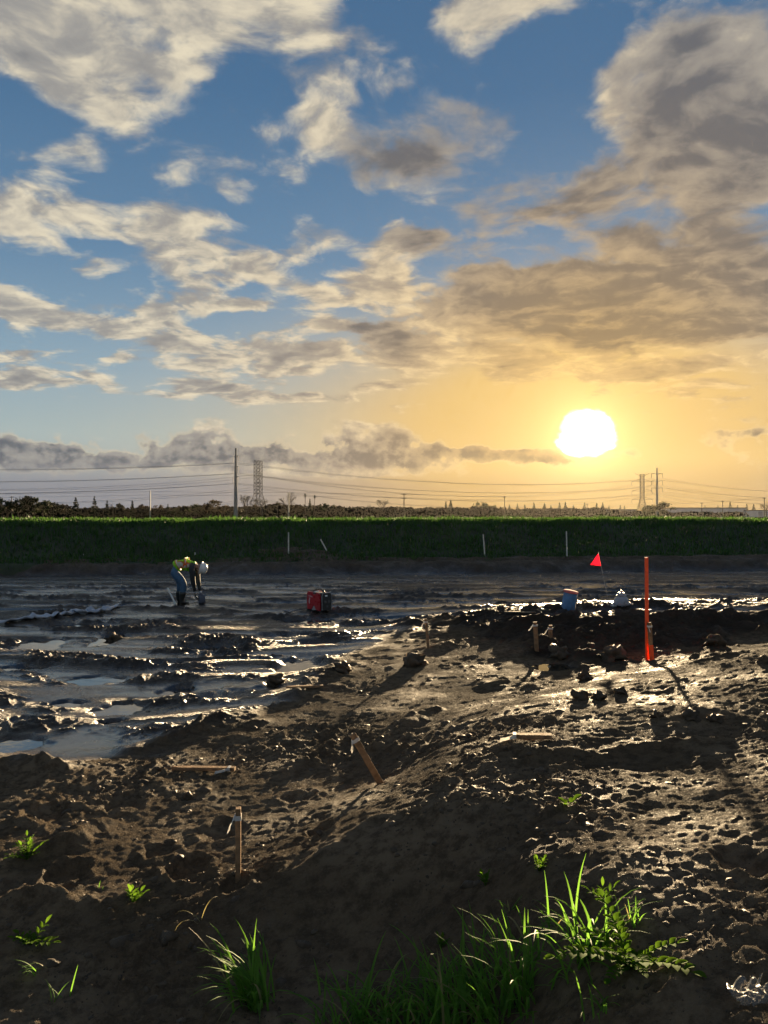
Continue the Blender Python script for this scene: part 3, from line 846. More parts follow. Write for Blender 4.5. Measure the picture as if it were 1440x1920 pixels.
def strip(pts, width, wdir):
    """thin ribbon with real thickness"""
    mb = MB(); n = len(pts); wd = Vector(wdir).normalized() * width / 2
    vs = []
    for i, p in enumerate(pts):
        p = Vector(p); t = (Vector(pts[min(i + 1, n - 1)]) - Vector(pts[max(i - 1, 0)])).normalized()
        nn = t.cross(wd).normalized() * .0006
        vs += [p - wd + nn, p + wd + nn, p + wd - nn, p - wd - nn]
    fs = []
    for i in range(n - 1):
        for k in range(4):
            a, b = i * 4 + k, i * 4 + (k + 1) % 4
            fs.append((a, b, b + 4, a + 4))
    fs += [(3, 2, 1, 0), (4 * n - 4, 4 * n - 3, 4 * n - 2, 4 * n - 1)]
    return mb.add(vs, fs)

def flagging(parent, z, w, d, tail, drop, seed):
    r = random.Random(seed)
    k = MB()
    hw, hd = w / 2 + .0022, d / 2 + .0022
    k.box((0, -hd, z), (2 * hw, .0025, .022)); k.box((0, hd, z), (2 * hw, .0025, .022))
    k.box((-hw, 0, z + .001), (.0025, 2 * hd, .022)); k.box((hw, 0, z + .001), (.0025, 2 * hd, .022))
    rb = k.build('ribbon', RIB, parent)
    for j in range(2):
        a = r.uniform(-.2, .5)
        pts = []
        for i in range(6):
            f = i / 5
            pts.append((-hw - tail * f * (1 - .12 * j), -hd - .02 * f + a * .04 * f, z + .004 - drop * (f ** (1.2 + .5 * j)) + .008 * math.sin(f * 7 + j)))
        strip(pts, .022, (0.25, .5, .8)).build('ribbon_tail', RIB, rb)

def stake(name, base_px, top_px, w, d, mat, label, cat='stake', group=None, ribbon=True, rz=0.0, D=None, base=None, tail=.05, drop=.05, top_paint=None, dy=0.0, seed=0):
    if base is None: base = hit(*base_px) if D is None else at_d(*base_px, D)
    if D is not None: base = Vector((base.x, base.y, ground_here(base.x, base.y)))
    top = at_d(*top_px, base.y + dy)
    ax = top - base; L = ax.length
    o = empty(name, base, 0, label, cat, group)
    o.rotation_mode = 'QUATERNION'
    o.rotation_quaternion = Vector((0, 0, 1)).rotation_difference(ax.normalized()) @ Euler((0, 0, rz)).to_quaternion()
    s = MB()
    bur = min(.12, L * .3)
    s.box((0, 0, (L - bur) / 2), (w, d, L + bur), bevel=min(w, d) * .08)
    s.build('shaft', mat, o)
    if top_paint is not None:
        p = MB(); zz0, zz1 = top_paint
        p.box((0, 0, L * (zz0 + zz1) / 2), (w + .003, d + .003, L * (zz1 - zz0)))
        p.build('painted_band', ORANGE, o)
    if ribbon: flagging(o, L - .045, w, d, tail, drop, seed)
    return o

def ground_here(x, y):
    g = ground_z(x, y)
    if y > float(emb_base(np.array([x]))[0]) - .5: g = max(g, float(emb_h(np.array([x]), np.array([y]))[0]))
    return g

GS = 'wooden survey stakes in the mud'
stake('survey_stake', (447,1648), (447,1514), .026, .038, WOOD, 'upright brown stake with white ribbon in the left foreground', 'stake', GS, tail=.035, drop=.06, seed=1, rz=.15)
stake('survey_stake', (713,1468), (661,1376), .040, .022, WOOD, 'brown stake leaning steeply to the left in the middle foreground', 'stake', GS, tail=.04, drop=.05, seed=2, dy=-.05, rz=.3)
stake('survey_stake', (803,1215), (798,1160), .034, .03, WOOD, 'thin grey stake with white ribbon left of the two short stakes', 'stake', GS, tail=.06, drop=.07, seed=3)
stake('survey_stake', (1006,1221), (1003,1166), .050, .04, WOOD, 'thick short stake with white ribbon, taller of the close pair', 'stake', GS, tail=.07, drop=.06, seed=4)
stake('survey_stake', (1032,1196), (1032,1172), .048, .04, WOOD, 'low stub of stake with white ribbon, shorter of the close pair', 'stake', GS, tail=.06, drop=.07, seed=5)
_ol = hit(1213, 1238)
stake('orange_lath', (1213,1238), (1212,1045), .040, .02, ORANGE, 'tall bright orange lath standing on the right of the site', 'lath', None, ribbon=False, base=_ol)
stake('survey_stake', (1219,1238), (1217,1167), .042, .04, WOOD, 'brown stake with orange paint tied against the tall orange lath', 'stake', GS, base=_ol + Vector((.040, -.042, 0)), tail=-.02, drop=.07, top_paint=(.0, .42), seed=6)

GB = 'pale laths along the embankment'
def back_stake(bp, tp, lab, w=.045, mat=PALE, D=None, dy=0):
    D = D or (float(pan_edge(np.array([(bp[0] - CX) / F_PX * 27]))[0]) + 1.9)
    x = (bp[0] - CX) / F_PX * D; z = ground_here(x, D)
    stake('marker_lath', bp, (tp[0], tp[1]), w, .025, mat, lab, 'lath', GB, ribbon=False, base=Vector((x, D, z)), dy=dy)
back_stake((541,1032), (541,998), 'upright pale lath in front of the grass, left of the leaning one')
back_stake((613,1043), (601,1011), 'pale lath leaning left in front of the embankment', D=28.0)
back_stake((909,1035), (906,1002), 'pale lath in front of the grass between the generator and the flag')
back_stake((1063,1033), (1062,996), 'pale lath in front of the grass left of the red flag')
back_stake((156,1056), (154,1041), 'short white peg at the foot of the grass on the far left', w=.08)
back_stake((366,1047), (366,1036), 'short pale peg on the grass just above the worker', w=.05)

# boards lying on the ground
def board(p0, p1, w, th, mat, label, ribbon_end=None, lift=.012, z_off=0.0):
    a, b = hit(*p0), hit(*p1)
    xs = np.linspace(a.x, b.x, 9); ysv = np.linspace(a.y, b.y, 9)
    hz = terrain(xs, ysv)[0]
    zc = float(np.sort(hz)[-3]) + lift + z_off
    mid = (a + b) / 2; d = Vector((b.x - a.x, b.y - a.y, (b.z - a.z) * .3)); L = d.length
    o = empty('wooden_board', (mid.x, mid.y, zc), 0, label, 'board', 'lengths of wood lying on the mud')
    o.rotation_mode = 'QUATERNION'; o.rotation_quaternion = Vector((1, 0, 0)).rotation_difference(d.normalized())
    m = MB()
    poly = [(-L / 2, 0), (-L / 2 + .06, -w / 2), (L / 2, -w / 2), (L / 2, w / 2), (-L / 2 + .06, w / 2)]   # pointed end
    n = len(poly)
    m.add([(x, y, -th / 2) for x, y in poly] + [(x, y, th / 2) for x, y in poly], [tuple(range(n))[::-1], tuple(range(n, 2 * n))] + [(i, (i + 1) % n, (i + 1) % n + n, i + n) for i in range(n)])
    m.build('plank', mat, o)
    if ribbon_end is not None:
        x = ribbon_end * L / 2
        k = MB(); k.box((x, 0, th / 2 + .0015), (.02, w + .004, .002)); k.box((x, -w / 2 - .0015, 0), (.0201, .002, th)); rb = k.build('ribbon', RIB, o)
        strip([(x, -w / 2 - .002, .0), (x - .03, -w / 2 - .03, .002), (x - .06, -w / 2 - .04, -.004), (x - .085, -w / 2 - .06, -.002)], .02, (.3, .2, .9)).build('ribbon_tail', RIB, rb)
board((322,1447), (441,1447), .045, .024, WOOD, 'pointed stake lying flat with white ribbon, left foreground', .82, lift=.02)
board((957,1392), (1034,1388), .05, .024, WOOD, 'pale board lying on the lip of the mound', -.8, lift=.03)
board((536,1294), (606,1291), .05, .02, WOOD, 'thin plank lying below the small bright puddle', None, lift=.02)
board((945,1152), (1004,1150), .06, .02, WOOD_W, 'thin pale plank lying left of the blue pipe', None, lift=.03)

# ================================================================ pin flag
def build_flag():
    base = hit(1141, 1136); D = base.y
    o = empty('marker_flag', base, 0, 'small red flag on a leaning wire beside the blue pipe', 'flag')
    tip = at_d(1122, 1037, D) - base; m = at_d(1133, 1090, D) - base
    MB().tube([(0, 0, -.08), m * .5 + Vector((.004, 0, 0)), m, tip], .0042, 6).build('wire', plain('flag_wire', (.45, .42, .38), .4, metal=.6), o)
    P = [at_d(1122.5, 1037.5, D) - base, at_d(1107, 1058.5, D) - base, at_d(1127.3, 1061, D) - base]
    def fm(t, b):
        b.inputs['Base Color'].default_value = (.70, .004, .016, 1); b.inputs['Roughness'].default_value = .5
        tr = t.nodes.new('ShaderNodeBsdfTranslucent'); tr.inputs['Color'].default_value = (.80, .006, .020, 1)
        mx = t.nodes.new('ShaderNodeMixShader'); mx.inputs[0].default_value = .6
        t.links.new(b.outputs[0], mx.inputs[1]); t.links.new(tr.outputs[0], mx.inputs[2]); t.links.new(mx.outputs[0], t.nodes['Material Output'].inputs['Surface'])
    n = 8; vs, fs = [], []
    for i in range(n + 1):
        for j in range(n + 1):
            u, v = i / n, j / n
            a = P[0].lerp(P[2], v); e = P[1].lerp(P[2].lerp(P[1], .82), v)
            q = a.lerp(e, u) + Vector((0, .018 * math.sin(u * 6 + v * 2) * u, -.006 * math.sin(v * 3.1) * u))
            vs.append(q)
    for i in range(n):
        for j in range(n):
            a = i * (n + 1) + j; fs.append((a, a + 1, a + n + 2, a + n + 1))
    MB().add(vs, fs).build('cloth', material('flag_red', fm), o, smooth=True)
build_flag()

# ================================================================ blue pipe with a pink end cap
def build_pipe():
    base = hit(1064, 1143); D = base.y; k = D / F_PX
    o = empty('drain_pipe', base, 0, 'short blue pipe stub with pink cap poking from the soil', 'pipe')
    o.rotation_euler = (R(7), R(9), 0)
    r = 12.6 * k; h = 33 * k
    n = 36
    MB().lathe([(r, -.2), (r, h), (r * .93, h), (r * .93, h - .12)], n).build('pipe_wall', plain('blue_pvc', (.085, .22, .42), .45, var=.2, scale=9, dirt=.45), o, smooth=False)
    MB().lathe([(r * 1.09, h + .002), (r * 1.10, h + .012), (r * 1.08, h + .024), (r * .7, h + .030), (.001, h + .032)], n).build('end_cap', plain('pink_cap', (.55, .14, .12), .85, spec=.1, var=.15, scale=10, dirt=.2), o)
    for a in (.6, 1.9):
        MB().lathe([(r * 1.012, h * a * .45), (r * 1.02, h * a * .45 + .004), (r * 1.012, h * a * .45 + .008)], n).build('ring', plain('blue_pvc', (.085, .22, .42)), o)
build_pipe()

# ================================================================ half buried metal bonnet
def build_bonnet():
    base = hit(1166, 1136); k = base.y / F_PX
    o = empty('hydrant_bonnet', base + Vector((0, .03, -.01)), 0, 'grey metal bonnet of a hydrant half buried in the soil heap', 'hydrant')
    o.scale = (k * 18 / .16,) * 3
    gm = plain('galvanised', (.42, .43, .46), .32, metal=.85, var=.2, scale=14, dirt=.35)
    lb = plain('bonnet_paint', (.26, .27, .31), .40, metal=.2, var=.15, scale=14, dirt=.35)
    MB().lathe([(.10, -.08), (.10, .03), (.16, .03), (.16, .052), (.125, .056), (.118, .10), (.105, .135), (.082, .165), (.075, .168)], 28).build('dome', lb, o, smooth=False)
    MB().lathe([(.082, .166), (.086, .172), (.086, .188), (.070, .194), (.060, .225), (.048, .232)], 24).build('collar', lb, o)
    MB().lathe([(.024, .226), (.024, .262), (.014, .268)], 5).build('operating_nut', gm, o)
    for i in range(8):
        a = i * math.pi / 4 + .2
        MB().lathe([(.013, .048), (.013, .068), (.008, .072)], 6, c=(.142 * math.cos(a), .142 * math.sin(a), 0)).build('bolt', gm, o)
    for sgn in (-1, 1):
        MB().lathe([(.040, 0), (.040, .05), (.050, .052), (.050, .075), (.018, .078), (.016, .095)], 20, c=(sgn * .10, -.03, .012), axis=Matrix.Rotation(sgn * math.pi / 2, 3, 'Y')).build('outlet_cap', gm, o)
build_bonnet()

# ================================================================ portable generator
def build_generator():
    base = hit(598, 1149)
    o = empty('portable_generator', base + Vector((0, .10, .005)), R(-46), 'small red and black portable generator standing on the wet mud', 'generator')
    red = plain('generator_red', (.42, .008, .018), .30, var=.1, scale=8, dirt=.25)
    blk = plain('generator_black', (.018, .018, .020), .45, var=.2, scale=16, dirt=.2)
    gry = plain('generator_grey', (.33, .33, .34), .4, var=.1)
    wht = plain('sticker_white', (.75, .75, .74), .5, var=.08)
    L, W, H = .48, .27, .41
    MB().box((0, 0, H * .5 + .015), (L * .90, W * .86, H * .88), bevel=.04).build('core', blk, o)
    # side shells: rounded, notched above and below
    prof = [(-.215, .055), (-.09, .055), (-.015, .150), (.065, .055), (.175, .045), (.185, .09), (.185, .33), (.165, .385), (.08, .40), (.035, .365), (-.045, .365), (-.09, .405), (-.20, .415), (-.225, .37), (-.232, .2)]
    for sgn in (-1, 1):
        m = MB(); y = sgn * W * .43
        m.prism(prof, y - .022, y + .022)
        sh = m.build('side_shell', red, o)
        lo = MB(); lo.prism([(-.085, .045), (.06, .045), (-.013, .138)], y - .012 + sgn * .004, y + .012 + sgn * .004); lo.build('lower_panel', gry, sh)
        yy = y + sgn * .0235
        g = MB()
        for j in range(9):       # swept white mark
            a0, a1 = 2.3 + j * .16, 2.3 + (j + 1) * .16
            g.add([(.075 * math.cos(a0) - .09, yy, .22 + .10 * math.sin(a0)), (.060 * math.cos(a0) - .085, yy, .22 + .085 * math.sin(a0)), (.060 * math.cos(a1) - .085, yy, .22 + .085 * math.sin(a1)), (.075 * math.cos(a1) - .09, yy, .22 + .10 * math.sin(a1))], [(0, 1, 2, 3)])
        g.build('emblem', wht, sh)
        g = MB()
        for j in range(5): g.add([(-.17 + j * .026, yy, .315 - j * .003), (-.152 + j * .026, yy, .314 - j * .003), (-.152 + j * .026, yy, .330 - j * .003), (-.17 + j * .026, yy, .331 - j * .003)], [(0, 1, 2, 3)])
        g.build('lettering', wht, sh)
    # control panel end with pale frame
    fr = MB(); fr.prism([(-.112, .05), (.112, .05), (.122, .33), (.09, .395), (-.09, .395), (-.122, .33)], .222, .245)
    pan = fr.build('control_panel', blk, o); pan.rotation_euler = (0, 0, R(-90))
    for (a, z, rr) in ((-.05, .22, .030), (.05, .22, .030), (0, .13, .022)):
        MB().lathe([(rr, 0), (rr, .012), (rr * .7, .014)], 16, c=(a, .245, z), axis=Matrix.Rotation(-math.pi / 2, 3, 'X')).build('socket', plain('socket_grey', (.07, .07, .075), .5), pan)
    MB().box((.02, .247, .345), (.06, .004, .030)).build('sticker', wht, pan)
    edge = MB().tube([(-.118, .236, .06), (-.126, .236, .33), (-.095, .236, .40), (.095, .236, .40), (.126, .236, .33), (.118, .236, .06)], .006, 8).build('panel_trim', gry, pan)
    # carrying handle
    MB().tube([(-.14, 0, .38), (-.13, 0, .425), (-.09, 0, .455), (.06, 0, .462), (.13, 0, .43), (.16, 0, .385)], [.026, .022, .019, .019, .022, .030], 10).build('handle', blk, o, smooth=True)
    MB().box((-.03, -.05, .415), (.15, .035, .012), rot=Euler((R(20), R(-8), 0))).build('label_plate', wht, o)
    MB().lathe([(.034, 0), (.036, .022), (.026, .030)], 16, c=(-.19, .02, .405)).build('fuel_cap', blk, o)
    for sx in (-1, 1):
        for sy in (-1, 1): MB().box((sx * .16, sy * .09, .016), (.06, .05, .034)).build('foot', blk, o)
    # lead running off over the mud
    pts = []
    for px, py in ((576,1143),(560,1146),(545,1150),(532,1147)):
        q = hit(px, py); pts.append(q + Vector((0, 0, .015)))
    pts[0] = base + Vector((-.14, .2, .06))
    Mi = (Matrix.Translation(o.location) @ o.rotation_euler.to_matrix().to_4x4()).inverted()
    MB().tube([Mi @ p for p in pts], .010, 6).build('power_cord', blk, o)
build_generator()

# ================================================================ lay-flat hose
def build_hose():
    px = [(-60,1171),(0,1166),(40,1163),(75,1160),(105,1156),(128,1152),(140,1149),(152,1150),(165,1147),(180,1148),(190,1146),(205,1141),(221,1135)]
    P = []
    for a, b in px:
        y = F_PX * (EYE - .04) / (b - HOR); x = (a - CX) / F_PX * y
        P.append(Vector((x, y, 0)))
    Q = []
    for i in range(len(P) - 1):
        for k in range(6): Q.append(P[i].lerp(P[i + 1], k / 6))
    Q.append(P[-1])
    xs, ysv = np.array([p.x for p in Q]), np.array([p.y for p in Q])
    h = terrain(xs, ysv)[0]; h = np.maximum(h, np.convolve(np.pad(h, 3, 'edge'), np.ones(7) / 7, 'valid'))
    m = MB(); vs, fs = [], []; n = 10
    for i, p in enumerate(Q):
        t = (Q[min(i + 1, len(Q) - 1)] - Q[max(i - 1, 0)]).normalized(); sd = Vector((-t.y, t.x, 0))
        tw = .35 * math.sin(i * .42) + .2 * math.sin(i * 1.3); ww = .075 * (1 + .25 * math.sin(i * .9)); tt = .022 + .014 * max(0, math.sin(i * .5))
        for k in range(n):
            a = 2 * math.pi * k / n; u, v = math.cos(a) * ww, math.sin(a) * tt
            vs.append(Vector((p.x, p.y, h[i] + .03 + .02 * abs(tw))) + sd * (u * math.cos(tw) - v * math.sin(tw)) + Vector((0, 0, 1)) * (u * math.sin(tw) + v * math.cos(tw)))
    for i in range(len(Q) - 1):
        for k in range(n):
            a, b = i * n + k, i * n + (k + 1) % n; fs.append((a, b, b + n, a + n))
    fs += [tuple(range(n))[::-1], tuple(range((len(Q) - 1) * n, len(Q) * n))]
    o = m.add(vs, fs).build('discharge_hose', plain('hose_fabric', (.36, .39, .45), .42, var=.2, scale=6, dirt=.5), smooth=True)
    set_props(o, 'grey lay-flat hose snaking over the mud at the left', 'hose')
build_hose()

# ================================================================ worker
def skin_mesh(name, nodes, edges, mat, sub=2, root=0):
    """continuous surface grown over a skeleton: nodes = (x, y, z, rx, ry)"""
    me = bpy.data.meshes.new(name); me.from_pydata([n[:3] for n in nodes], edges, [])
    o = bpy.data.objects.new(name, me); col.objects.link(o)
    md = o.modifiers.new('skin', 'SKIN'); md.use_smooth_shade = True; md.branch_smoothing = .6
    for i, sv in enumerate(me.skin_vertices[0].data):
        sv.radius = (nodes[i][3], nodes[i][4] if len(nodes[i]) > 4 else nodes[i][3]); sv.use_root = (i == root)
    sb = o.modifiers.new('sub', 'SUBSURF'); sb.levels = sub; sb.render_levels = sub
    dg = bpy.context.evaluated_depsgraph_get(); ev = o.evaluated_get(dg)
    out = bpy.data.meshes.new_from_object(ev)
    bpy.data.objects.remove(o); bpy.data.meshes.remove(me)
    out.name = name
    for p in out.polygons: p.use_smooth = True
    out.materials.clear()
    for m in (mat if isinstance(mat, list) else [mat]): out.materials.append(m)
    n = bpy.data.objects.new(name, out); col.objects.link(n)
    return n

def build_person():
    base = hit(341, 1131)
    o = empty('person', Vector((base.x, base.y, base.z - .02)), 0, 'worker in lime vest and white hard hat bent over reaching down', 'person')
    jean = plain('denim', (.050, .115, .20), .8, var=.3, scale=30, bump=.2)
    dark = plain('dark_sleeve', (.018, .020, .022), .8, var=.3, scale=30, bump=.2)
    skin = plain('skin', (.36, .21, .15), .5, var=.08, scale=20)
    boot = plain('rubber_boot', (.012, .014, .013), .32, var=.3, scale=14, dirt=.4)
    glove = plain('work_glove', (.10, .085, .07), .8, var=.3, scale=20)
    # y < 0 is the side nearer to the camera; the worker faces +x
    N = [(-.20, 0, .80, .125, .140),   # 0 pelvis
         (-.10, 0, .885, .100, .110), (.04, 0, .915, .090, .105), (.18, 0, .905, .090, .105), (.275, 0, .870, .085, .095),   # 1-4 spine
         (.345, 0, .845, .058, .058), (.40, 0, .835, .055, .055),  # 5 neck 6 head root
         (-.15, -.095, .72, .128, .128), (-.02, -.105, .585, .108, .108), (.075, -.11, .455, .085, .088), (.055, -.11, .28, .072, .074), (.02, -.11, .10, .055, .055),   # 7-11 near leg
         (-.17, .095, .72, .128, .128), (-.11, .105, .585, .108, .108), (-.06, .12, .455, .085, .088), (-.085, .125, .28, .072, .074), (-.11, .125, .10, .055, .055),   # 12-16 far leg
         (.265, -.185, .83, .075, .075), (.295, -.205, .68, .068, .070), (.300, -.195, .54, .060, .060), (.320, -.165, .41, .050, .050), (.325, -.13, .285, .034, .034),   # 17-21 near arm
         (.265, .185, .83, .075, .075), (.300, .205, .68, .068, .070), (.315, .19, .54, .060, .060), (.355, .15, .41, .050, .050), (.385, .10, .285, .034, .034)]     # 22-26 far arm
    E = [(0, 1), (1, 2), (2, 3), (3, 4), (4, 5), (5, 6), (0, 7), (7, 8), (8, 9), (9, 10), (10, 11), (0, 12), (12, 13), (13, 14), (14, 15), (15, 16),
         (4, 17), (17, 18), (18, 19), (19, 20), (20, 21), (4, 22), (22, 23), (23, 24), (24, 25), (25, 26)]
    body = skin_mesh('body', N, E, [jean, dark, skin], 2, 0); body.parent = o
    for p in body.data.polygons:
        c = p.center
        if c.x > .33 and c.z > .76: p.material_index = 2
        elif c.x + .6 * (c.z - .88) > -.06 and (c.z > .66 or c.x > .19): p.material_index = 1
        else: p.material_index = 0
    # hands: palm, four unequal fingers and a thumb, closing on the work
    def hand(wr, d, side):
        d = Vector(d).normalized(); u = Vector((0, side, 0)); u = (u - d * u.dot(d)).normalized(); w = d.cross(u)
        nd = [(*wr, .030, .026), (*(Vector(wr) + d * .05), .036, .022), (*(Vector(wr) + d * .095), .038, .020)]
        ed = [(0, 1), (1, 2)]
        for k, (off, ln) in enumerate(((-.030, .070), (-.010, .080), (.011, .075), (.030, .058))):
            b = Vector(wr) + d * .10 + u * off
            i = len(nd); c1 = b + d * ln * .5 + w * .012; c2 = c1 + d * ln * .3 + w * .028; c3 = c2 + d * ln * .1 + w * .026
            nd += [(*b, .010), (*c1, .0095), (*c2, .0085), (*c3, .007)]; ed += [(2, i), (i, i + 1), (i + 1, i + 2), (i + 2, i + 3)]
        i = len(nd); b = Vector(wr) + d * .045 - u * .034
        nd += [(*b, .012), (*(b + d * .03 - u * .022 + w * .012), .011), (*(b + d * .058 - u * .026 + w * .028), .009)]; ed += [(1, i), (i, i + 1), (i + 1, i + 2)]
        nd = [n if len(n) == 5 else (*n, n[3]) for n in nd]
        h = skin_mesh('hand', nd, ed, glove, 1, 0); h.parent = o
    hand((.325, -.13, .275), (.12, .12, -1), 1); hand((.385, .10, .275), (.30, -.15, -1), -1)
    # lime vest as a shell over the trunk
    def vest_fn(t, b):
        tc = t.nodes.new('ShaderNodeTexCoord'); v = Sock(t, tc.outputs['Object']); x, y, z = separate(t, v)
        n = noise(t, v, 14, 4, .6)
        lime = mixc(t, n.smooth(.3, .7), (.24, .58, .015), (.38, .80, .03))
        # band round the waist (square to the spine) and bands over the shoulders
        s = x * .86 + (z - .88) * .5
        wa = ((s + .045).f('ABSOLUTE')); yo = ((y.f('ABSOLUTE') - .118).f('ABSOLUTE'))
        over = (z * 1.0 - x * .12).smooth(.80, .83)
        org = wa.smooth(.030, .026).f('MAXIMUM', yo.smooth(.030, .026) * over * (s.smooth(-.03, -.02)))
        slv = wa.smooth(.019, .015).f('MAXIMUM', yo.smooth(.019, .015) * over * (s.smooth(-.03, -.02)))
        cc = mixc(t, org, lime, (.85, .16, .03)); cc = mixc(t, slv, cc, (.78, .77, .70))
        t.links.new(cc.s, b.inputs['Base Color']); b.inputs['Roughness'].default_value = .6
        tr = t.nodes.new('ShaderNodeBsdfTranslucent'); t.links.new(cc.s, tr.inputs['Color'])
        mx = t.nodes.new('ShaderNodeMixShader'); mx.inputs[0].default_value = .4
        t.links.new(b.outputs[0], mx.inputs[1]); t.links.new(tr.outputs[0], mx.inputs[2]); t.links.new(mx.outputs[0], t.nodes['Material Output'].inputs['Surface'])
    VN = [(-.165, 0, .825, .165, .165), (-.08, 0, .885, .172, .172), (.04, 0, .905, .178, .178), (.17, 0, .892, .180, .180), (.258, 0, .868, .150, .150), (.318, 0, .852, .09, .09), (.04, 0, .78, .09, .09), (.14, 0, .72, .075, .075)]
    vest = skin_mesh('vest', VN, [(0, 1), (1, 2), (2, 3), (3, 4), (4, 5), (2, 6), (3, 7)], material('lime_vest', vest_fn), 2, 2); vest.parent = o
    # head: face down, crown towards +x
    def head_mesh():
        bm = bmesh.new(); bmesh.ops.create_uvsphere(bm, u_segments=24, v_segments=16, radius=1.0)
        for p in bm.verts:
            c = p.co; f = c.copy()
            f.x *= .088; f.y *= .074; f.z *= .112                     # standing head: z up, x forwards
            if c.z < -.2: f.x *= 1 - .25 * (-c.z - .2); f.y *= 1 - .30 * (-c.z - .2)
            if c.x > .75 and abs(c.y) < .3 and -.35 < c.z < .12: f.x += .022 * (1 - abs(c.y) / .3) * (1 - (c.z + .12) ** 2 * 8)   # nose
            if c.x > .6 and .12 < abs(c.y) < .55 and .02 < c.z < .25: f.x -= .010                                             # eye sockets
            if c.x > .7 and abs(c.y) < .35 and -.62 < c.z < -.50: f.x -= .006                                                # mouth
            if abs(c.y) > .9 and -.2 < c.z < .2: f.y *= 1.12                                                                  # ears
            p.co = f
        bmesh.ops.recalc_face_normals(bm, faces=bm.faces[:])
        me = bpy.data.meshes.new('head'); bm.to_mesh(me); bm.free(); me.materials.append(skin)
        for p in me.polygons: p.use_smooth = True
        return me
    hd = bpy.data.objects.new('head', head_mesh()); col.objects.link(hd); hd.parent = o
    hd.location = (.425, -.01, .815); hd.rotation_euler = (0, R(108), 0)
    hair = MB()
    hair.lathe([(.074, -.045), (.083, -.01), (.082, .03), (.062, .065)], 20)
    hp = hair.build('hair', plain('dark_hair', (.015, .012, .010), .6, var=.3, scale=40), hd, smooth=True); hp.scale = (1.06, .93, 1); hp.location = (-.012, 0, .02)
    # hard hat
    hat = plain('hat_white', (.74, .74, .72), .3, var=.05, scale=8)
    hm = MB(); prof = [(.118, 0), (.119, .012), (.116, .045), (.104, .085), (.080, .117), (.045, .135), (.004, .140)]
    hm.lathe(prof, 28); hh = hm.build('hard_hat', hat, hd, smooth=True); hh.location = (-.004, 0, .018); hh.rotation_euler = (0, R(-4), 0); hh.scale = (1.12, .98, 1)
    br = MB(); br.lathe([(.112, -.004), (.142, -.010), (.144, -.004), (.118, .006)], 28); bo = br.build('brim', hat, hh, smooth=True); bo.location = (.012, 0, 0)
    MB().tube([(-.11, 0, .05), (-.07, 0, .112), (0, 0, .142), (.07, 0, .112), (.11, 0, .05)], .010, 8).build('ridge', hat, hh, smooth=True)
    # rubber boots
    for (kx, ky, ax_, ay) in ((.058, -.11, .02, -.11), (-.080, .125, -.11, .125)):
        bn = [(kx, ky, .325, .092, .094), ((kx + ax_) / 2 , ky, .20, .084, .084), (ax_, ay, .085, .060, .056), (ax_ + .02, ay, .045, .058, .050), (ax_ + .11, ay, .035, .050, .040), (ax_ + .18, ay, .030, .034, .030), (ax_ - .045, ay, .035, .046, .034)]
        b = skin_mesh('boot', bn, [(0, 1), (1, 2), (2, 3), (3, 4), (4, 5), (3, 6)], boot, 2, 0); b.parent = o
    return base
PB = build_person()

def build_jug():
    p = PB + Vector((.455, -.02, 0)); p.z = ground_z(p.x, p.y)
    o = empty('jug', p, R(25), 'small blue grey jug standing by the hands of the bent worker', 'jug')
    m = plain('jug_plastic', (.075, .085, .125), .4, var=.2, scale=14, dirt=.4)
    MB().box((0, 0, .09), (.15, .12, .20), bevel=.028).build('body', m, o, smooth=True)
    MB().lathe([(.060, .185), (.040, .21), (.026, .222), (.026, .24)], 18, c=(-.02, 0, 0)).build('neck', m, o, smooth=True)
    MB().lathe([(.030, .238), (.031, .262), (.026, .266)], 18, c=(-.02, 0, 0)).build('cap', plain('sticker_white', (.75, .75, .74)), o)
    MB().tube([(.0, 0, .235), (.035, 0, .262), (.075, 0, .25), (.080, 0, .20), (.072, 0, .16)], .012, 8).build('handle', m, o, smooth=True)
    q = PB + Vector((-.16, -.10, 0)); q.z = ground_z(q.x, q.y)
    s = MB().tube([(.06, 0, -.04), (-.14, .02, .36)], .020, 12)
    s2 = s.build('white_pipe', plain('white_pvc', (.78, .78, .76), .22, var=.05, dirt=.15), smooth=False); s2.location = q
    set_props(s2, 'short white plastic pipe leaning behind the legs of the worker', 'pipe')
    t = MB().box((0, 0, 0), (.24, .035, .012), rot=Euler((0, R(-6), R(8))))
    t2 = t.build('trowel_handle', WOOD_W); w = PB + Vector((.28, -.22, 0)); w.z = ground_z(w.x, w.y) + .02; t2.location = w
    t2.name = 'wooden_offcut'; set_props(t2, 'short pale offcut of wood on the mud below the hands of the worker', 'wood')
build_jug()

# ================================================================ weeds and grass tufts in the foreground
G1 = leafy('tuft_grass', (.050, .130, .014), (.110, .230, .028), .55, 8, .6, .2)
G2 = leafy('weed_leaf', (.034, .090, .007), (.075, .140, .011), .5, 10, .8, .05)
G3 = leafy('dry_blade', (.16, .15, .06), (.24, .20, .08), .45, 8, .5, .3)
def blade_mb(base, ang, L, w, lean, curl, n=7):
    """one grass blade: rises, then arches over"""
    mb = MB(); d = Vector((math.cos(ang), math.sin(ang), 0)); sd = Vector((-d.y, d.x, 0))
    p = Vector(base); el = math.pi / 2 - lean; vs, fs = [], []
    for i in range(n + 1):
        f = i / n; ww = w * (.75 + .5 * f) * (1 - f ** 2.2) * .5 + .0004
        k = Vector((0, 0, 1)) * ww * .35
        vs += [p - sd * ww + k, p, p + sd * ww + k]
        p = p + (d * math.cos(el) + Vector((0, 0, 1)) * math.sin(el)) * (L / n); el -= curl / n * (.4 + 1.2 * f)
    for i in range(n):
        a = i * 3; fs += [(a, a + 1, a + 4, a + 3), (a + 1, a + 2, a + 5, a + 4)]
    return mb.add(vs, fs)
